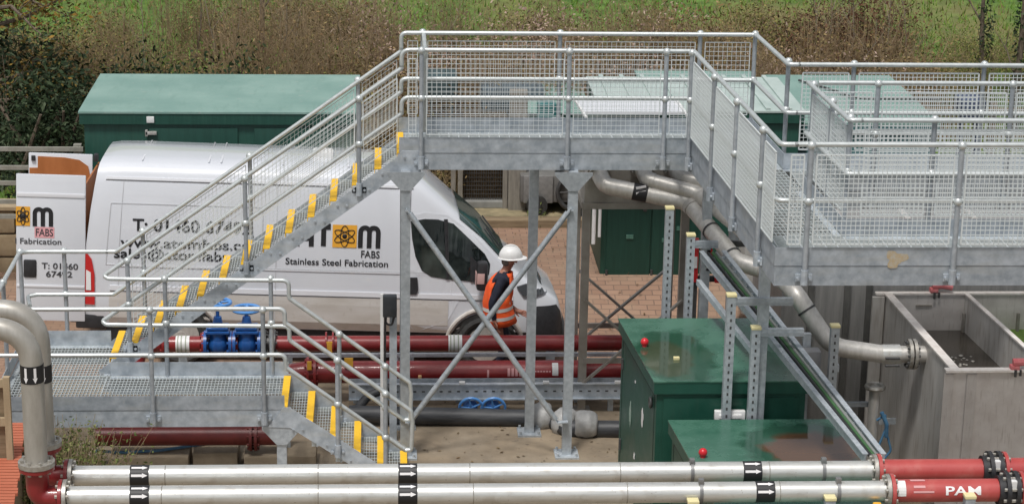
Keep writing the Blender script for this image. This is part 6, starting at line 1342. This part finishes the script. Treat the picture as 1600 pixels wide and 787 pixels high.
zone('bramble', 1060, 1440, 33.4, 37.2, 11); zone('pink', 1180, 1380, 33.5, 35.5, 9); zone('rust', 1265, 1360, 35.5, 38.2, 7, (.8, 1.1)); zone('olive', 1080, 1260, 36, 38.6, 8, (.6, 1)); zone('olive', 1360, 1600, 34.5, 39.5, 10, (.45, .75)); zone('dark', 690, 860, 38, 39.2, 3, (.7, .9)); zone('bramble', 320, 560, 38, 41, 4, (.6, .9)); zone('bramble', 150, 720, 37, 40.5, 7, (.45, .7)); zone('olive', 150, 720, 37, 41, 9, (.45, .75)); zone('bramble', 720, 1260, 37.5, 41, 10, (.45, .7)); zone('olive', 40, 200, 35, 38, 6, (.7, 1)); zone('bramble', -40, 130, 35.5, 38, 5, (.8, 1.1))
zone('dark', -60, 60, 34, 37, 5, (1.1, 1.5)); zone('wisp', 230, 1420, 33.5, 36.5, 40, (.7, 1.3)); zone('wisp', 160, 1300, 36.5, 39.5, 15, (.5, .85)); zone('wisp', -30, 220, 34.5, 38, 6, (.7, 1.1))
# saplings: bare thin trunks
def sapling(seed, h, r, spread, nb):
    rnd = random.Random(seed); mb = MB(); p = V((0, 0, -.1)); pts = [p]; 
    for i in range(6): p = p+V((rnd.gauss(0, spread), rnd.gauss(0, spread), h/6)); pts.append(p.copy())
    mb.tube(pts, [r*(1-i*.12) for i in range(7)], 7); br = MB()
    for i in range(nb):
        k = rnd.randrange(1, 6); q = pts[k].lerp(pts[k+1], rnd.random()); a = rnd.uniform(0, 6.28); L = h*rnd.uniform(.15, .38); e = q+V((math.cos(a)*L*.6, math.sin(a)*L*.6, L*.8)); m_ = q.lerp(e, .5)+V((0, 0, -.04)); br.tube([q, m_, e], [r*.35, r*.22, r*.1], 5)
        for j in range(2): f = m_.lerp(e, rnd.random()); br.tube([f, f+V((rnd.gauss(0, .15), rnd.gauss(0, .15), rnd.uniform(.1, .35)))], [r*.15, r*.06], 4)
    return mb, br
SP = []
for k, (px, Y, h, r, sc, m_, lab) in enumerate(((412, 37.5, 3.6, .065, 1, barkm, 'thickest bare sapling above the middle of the long kiosk'), (437, 36.5, 2.6, .022, 1, bark2, ''), (465, 36.8, 2.8, .02, 1, bark2, ''), (330, 37, 2.6, .02, 1, bark2, ''), (372, 36.5, 2.4, .018, 1, bark2, ''), (520, 36, 2.2, .018, 1, bark2, ''), (305, 38, 2.5, .02, 1, barkm, ''), (1278, 36.3, 2.6, .02, 1, bark2, ''), (1305, 36.6, 2.7, .024, 1, bark2, ''), (1338, 36.4, 2.9, .026, 1, bark2, ''), (1390, 36, 2.6, .022, 1, bark2, ''), (1416, 36, 2.4, .018, 1, bark2, ''), (1340, 35.2, 2.2, .018, 1, bark2, ''), (1540, 37, 3.4, .06, 1, barkm, 'ivy-ringed tree trunk standing on the green bank at the right'), (1597, 35.5, 3.8, .075, 1, barkm, 'dark tree trunk cut by the right picture edge'), (15, 33, 2.4, .02, 1, barkm, ''), (250, 36, 2.5, .018, 1, bark2, ''), (1010, 37, 1.8, .014, 1, bark2, ''), (700, 36.4, 2.0, .016, 1, bark2, ''))):
    x = aY(px, 60, Y).x; mb, br = sapling(k+3, h, r, .06 if r < .05 else .025, 9 if r < .05 else 6)
    t = thing('sapling' if not lab else 'tree', lab or 'thin bare sapling with pale trunk on the bank', 'tree', (x, Y, bankz(x, Y)), None if lab else 'bare saplings on the bank')
    mb.build('trunk', m_, t, local=True, smooth=True); b = br.build('branches', m_, t, local=True)
    if px in (1540, 1597):
        rnd = random.Random(px); lv = MB()
        for i in range(500): zz = rnd.uniform(0, 3.0); a = rnd.uniform(0, 6.28); leaf(lv, V((math.cos(a)*rnd.uniform(.06, .16), math.sin(a)*rnd.uniform(.06, .16), zz)), .08, rnd)
        lv.build('ivy', L_ivy, t, local=True)
# autumn tree at the top left
x = aY(-25, 100, 34.2).x; t = thing('autumn_tree', 'spreading autumn tree with dark limbs and golden leaves at the upper left', 'tree', (x, 34.2, bankz(x, 34.2))); rnd = random.Random(5); tr = MB(); lb = MB(); lv = MB()
tr.tube([(0, 0, -.2), (.05, 0, .8), (.0, .05, 1.6), (.15, 0, 2.6), (.1, 0, 3.8)], [.16, .14, .12, .09, .04], 9)
ends = []
for k in range(16):
    z0 = rnd.uniform(1.0, 3.2); a = rnd.uniform(-1.2, 1.2) if k < 11 else rnd.uniform(0, 6.28); L = rnd.uniform(.8, 1.7); p0 = V((.05, 0, z0)); p1 = p0+V((math.cos(a)*L*.5, math.sin(a)*L*.5, .15)); p2 = p0+V((math.cos(a)*L, math.sin(a)*L, rnd.uniform(-.3, .5))); lb.tube([p0, p1, p2], [.045, .03, .012], 6); ends += [p1, p2, p1.lerp(p2, .5)]
    for j in range(4): q = p1.lerp(p2, rnd.random()); e = q+V((rnd.gauss(0, .25), rnd.gauss(0, .25), rnd.uniform(-.35, .35))); lb.tube([q, e], [.012, .005], 4); ends.append(e)
for i in range(3000):
    p = ends[rnd.randrange(len(ends))]; leaf(lv, p+V((rnd.gauss(0, .17), rnd.gauss(0, .17), rnd.gauss(0, .17))), .085, rnd)
tr.build('trunk', barkm, t, local=True, smooth=True); lb.build('limbs', barkm, t, local=True); lv.build('foliage', L_gold, t, local=True)
# grass and weeds as ground cover on the bank
rnd = random.Random(11); mb = MB()
for i in range(26000):
    Y = 32.4+rnd.random()**1.2*14; hw_ = 5.5+Y*.05; px = rnd.uniform(-60, 1660); x = aY(px, 40, Y).x; z = bankz(x, Y); h = rnd.uniform(.06, .20); d = V((rnd.gauss(0, .06), rnd.gauss(0, .05), h)); s = V((rnd.uniform(.008, .018), 0, 0)); p = V((x, Y, z-.01)); mb.add([p-s, p+s, p+d], [(0, 1, 2)])
g = mb.build('grass_cover', leafmat('grass_blades', [(.06, .13, .014), (.12, .24, .025), (.19, .28, .05), (.24, .20, .08), (.17, .13, .06)]), None); tag(g, 'rough grass and weeds covering the bank behind the site', 'grass', kind='stuff')
# plant by the risers
c = aZ(135, 712, 0); t = thing('weedy_shrub', 'feathery green shrub growing beside the pale risers at the lower left', 'shrub', (c.x, 20.2, 0)); rnd = random.Random(9); st = MB(); lv = MB()
for i in range(560):
    p = V((rnd.gauss(-.10, .28), rnd.gauss(0, .22), 0)); h = rnd.uniform(.45, 1.12)*(1-.25*abs(p.x)); e = p+V((rnd.gauss(.08, .20), rnd.gauss(0, .15), h)); m_ = p.lerp(e, .55)+V((rnd.gauss(0, .03), 0, .05)); st.tube([p, m_, e], [.005, .004, .002], 4)
    for j in range(22): f = rnd.random(); q = p.lerp(m_, f*2) if f < .5 else m_.lerp(e, f*2-1); leaf(lv, q+V((rnd.gauss(0, .03), rnd.gauss(0, .03), rnd.gauss(0, .03))), .038, rnd)
for i in range(26):
    p = V((rnd.gauss(.25, .2), rnd.gauss(0, .15), 0)); e = p+V((rnd.uniform(.15, .5), rnd.gauss(0, .1), rnd.uniform(.5, .95))); st.tube([p, p.lerp(e, .5)+V((-.03, 0, .05)), e], [.004, .003, .002], 4); [leaf(lv, e+V((rnd.gauss(0, .02), rnd.gauss(0, .02), rnd.gauss(-.04, .05))), .03, rnd) for j in range(6)]
st.build('stems', stemd, t, local=True); lv.build('foliage', L_green, t, local=True)
for (px, Y, nm) in ((838, 31.45, 'small green weed tuft growing on the yard ledge'), (20, 31.2, 'grass tuft at the foot of the bar fence')):
    x = aY(px, 330, Y).x; t = thing('weed_tuft', nm, 'plant', (x, Y, YZ+.2)); rnd = random.Random(px); lv = MB()
    for i in range(300): leaf(lv, V((rnd.gauss(0, .09), rnd.gauss(0, .07), abs(rnd.gauss(0, .12))-.1)), .05, rnd)
    lv.build('foliage', L_green, t, local=True)

# fallen leaves and grit on the slab and yard
rnd = random.Random(77); mb = MB()
for i in range(900):
    if i % 3: x, y = rnd.uniform(-4, 3), rnd.uniform(20.2, 24.3); z = .004
    else: x, y = rnd.uniform(1.5, 6), rnd.uniform(24.6, 31); z = yz(x, y)+.02
    r = rnd.uniform(.008, .03); a = rnd.uniform(0, 6.28); u = V((math.cos(a), math.sin(a), rnd.uniform(-.2, .2)))*r; w2 = V((-math.sin(a), math.cos(a), 0))*r*.5; p = V((x, y, z+.006)); mb.add([p-u, p+w2, p+u, p-w2], [(0, 1, 2, 3)])
g = mb.build('leaf_litter', island('litter', [(.05, .03, .015), (.14, .08, .03), (.09, .07, .04), (.22, .15, .07)]), None); tag(g, 'fallen leaves and grit scattered over the slab and brick yard', 'litter', kind='stuff')
for o in bpy.data.objects:
    if '_o' in o: del o['_o']
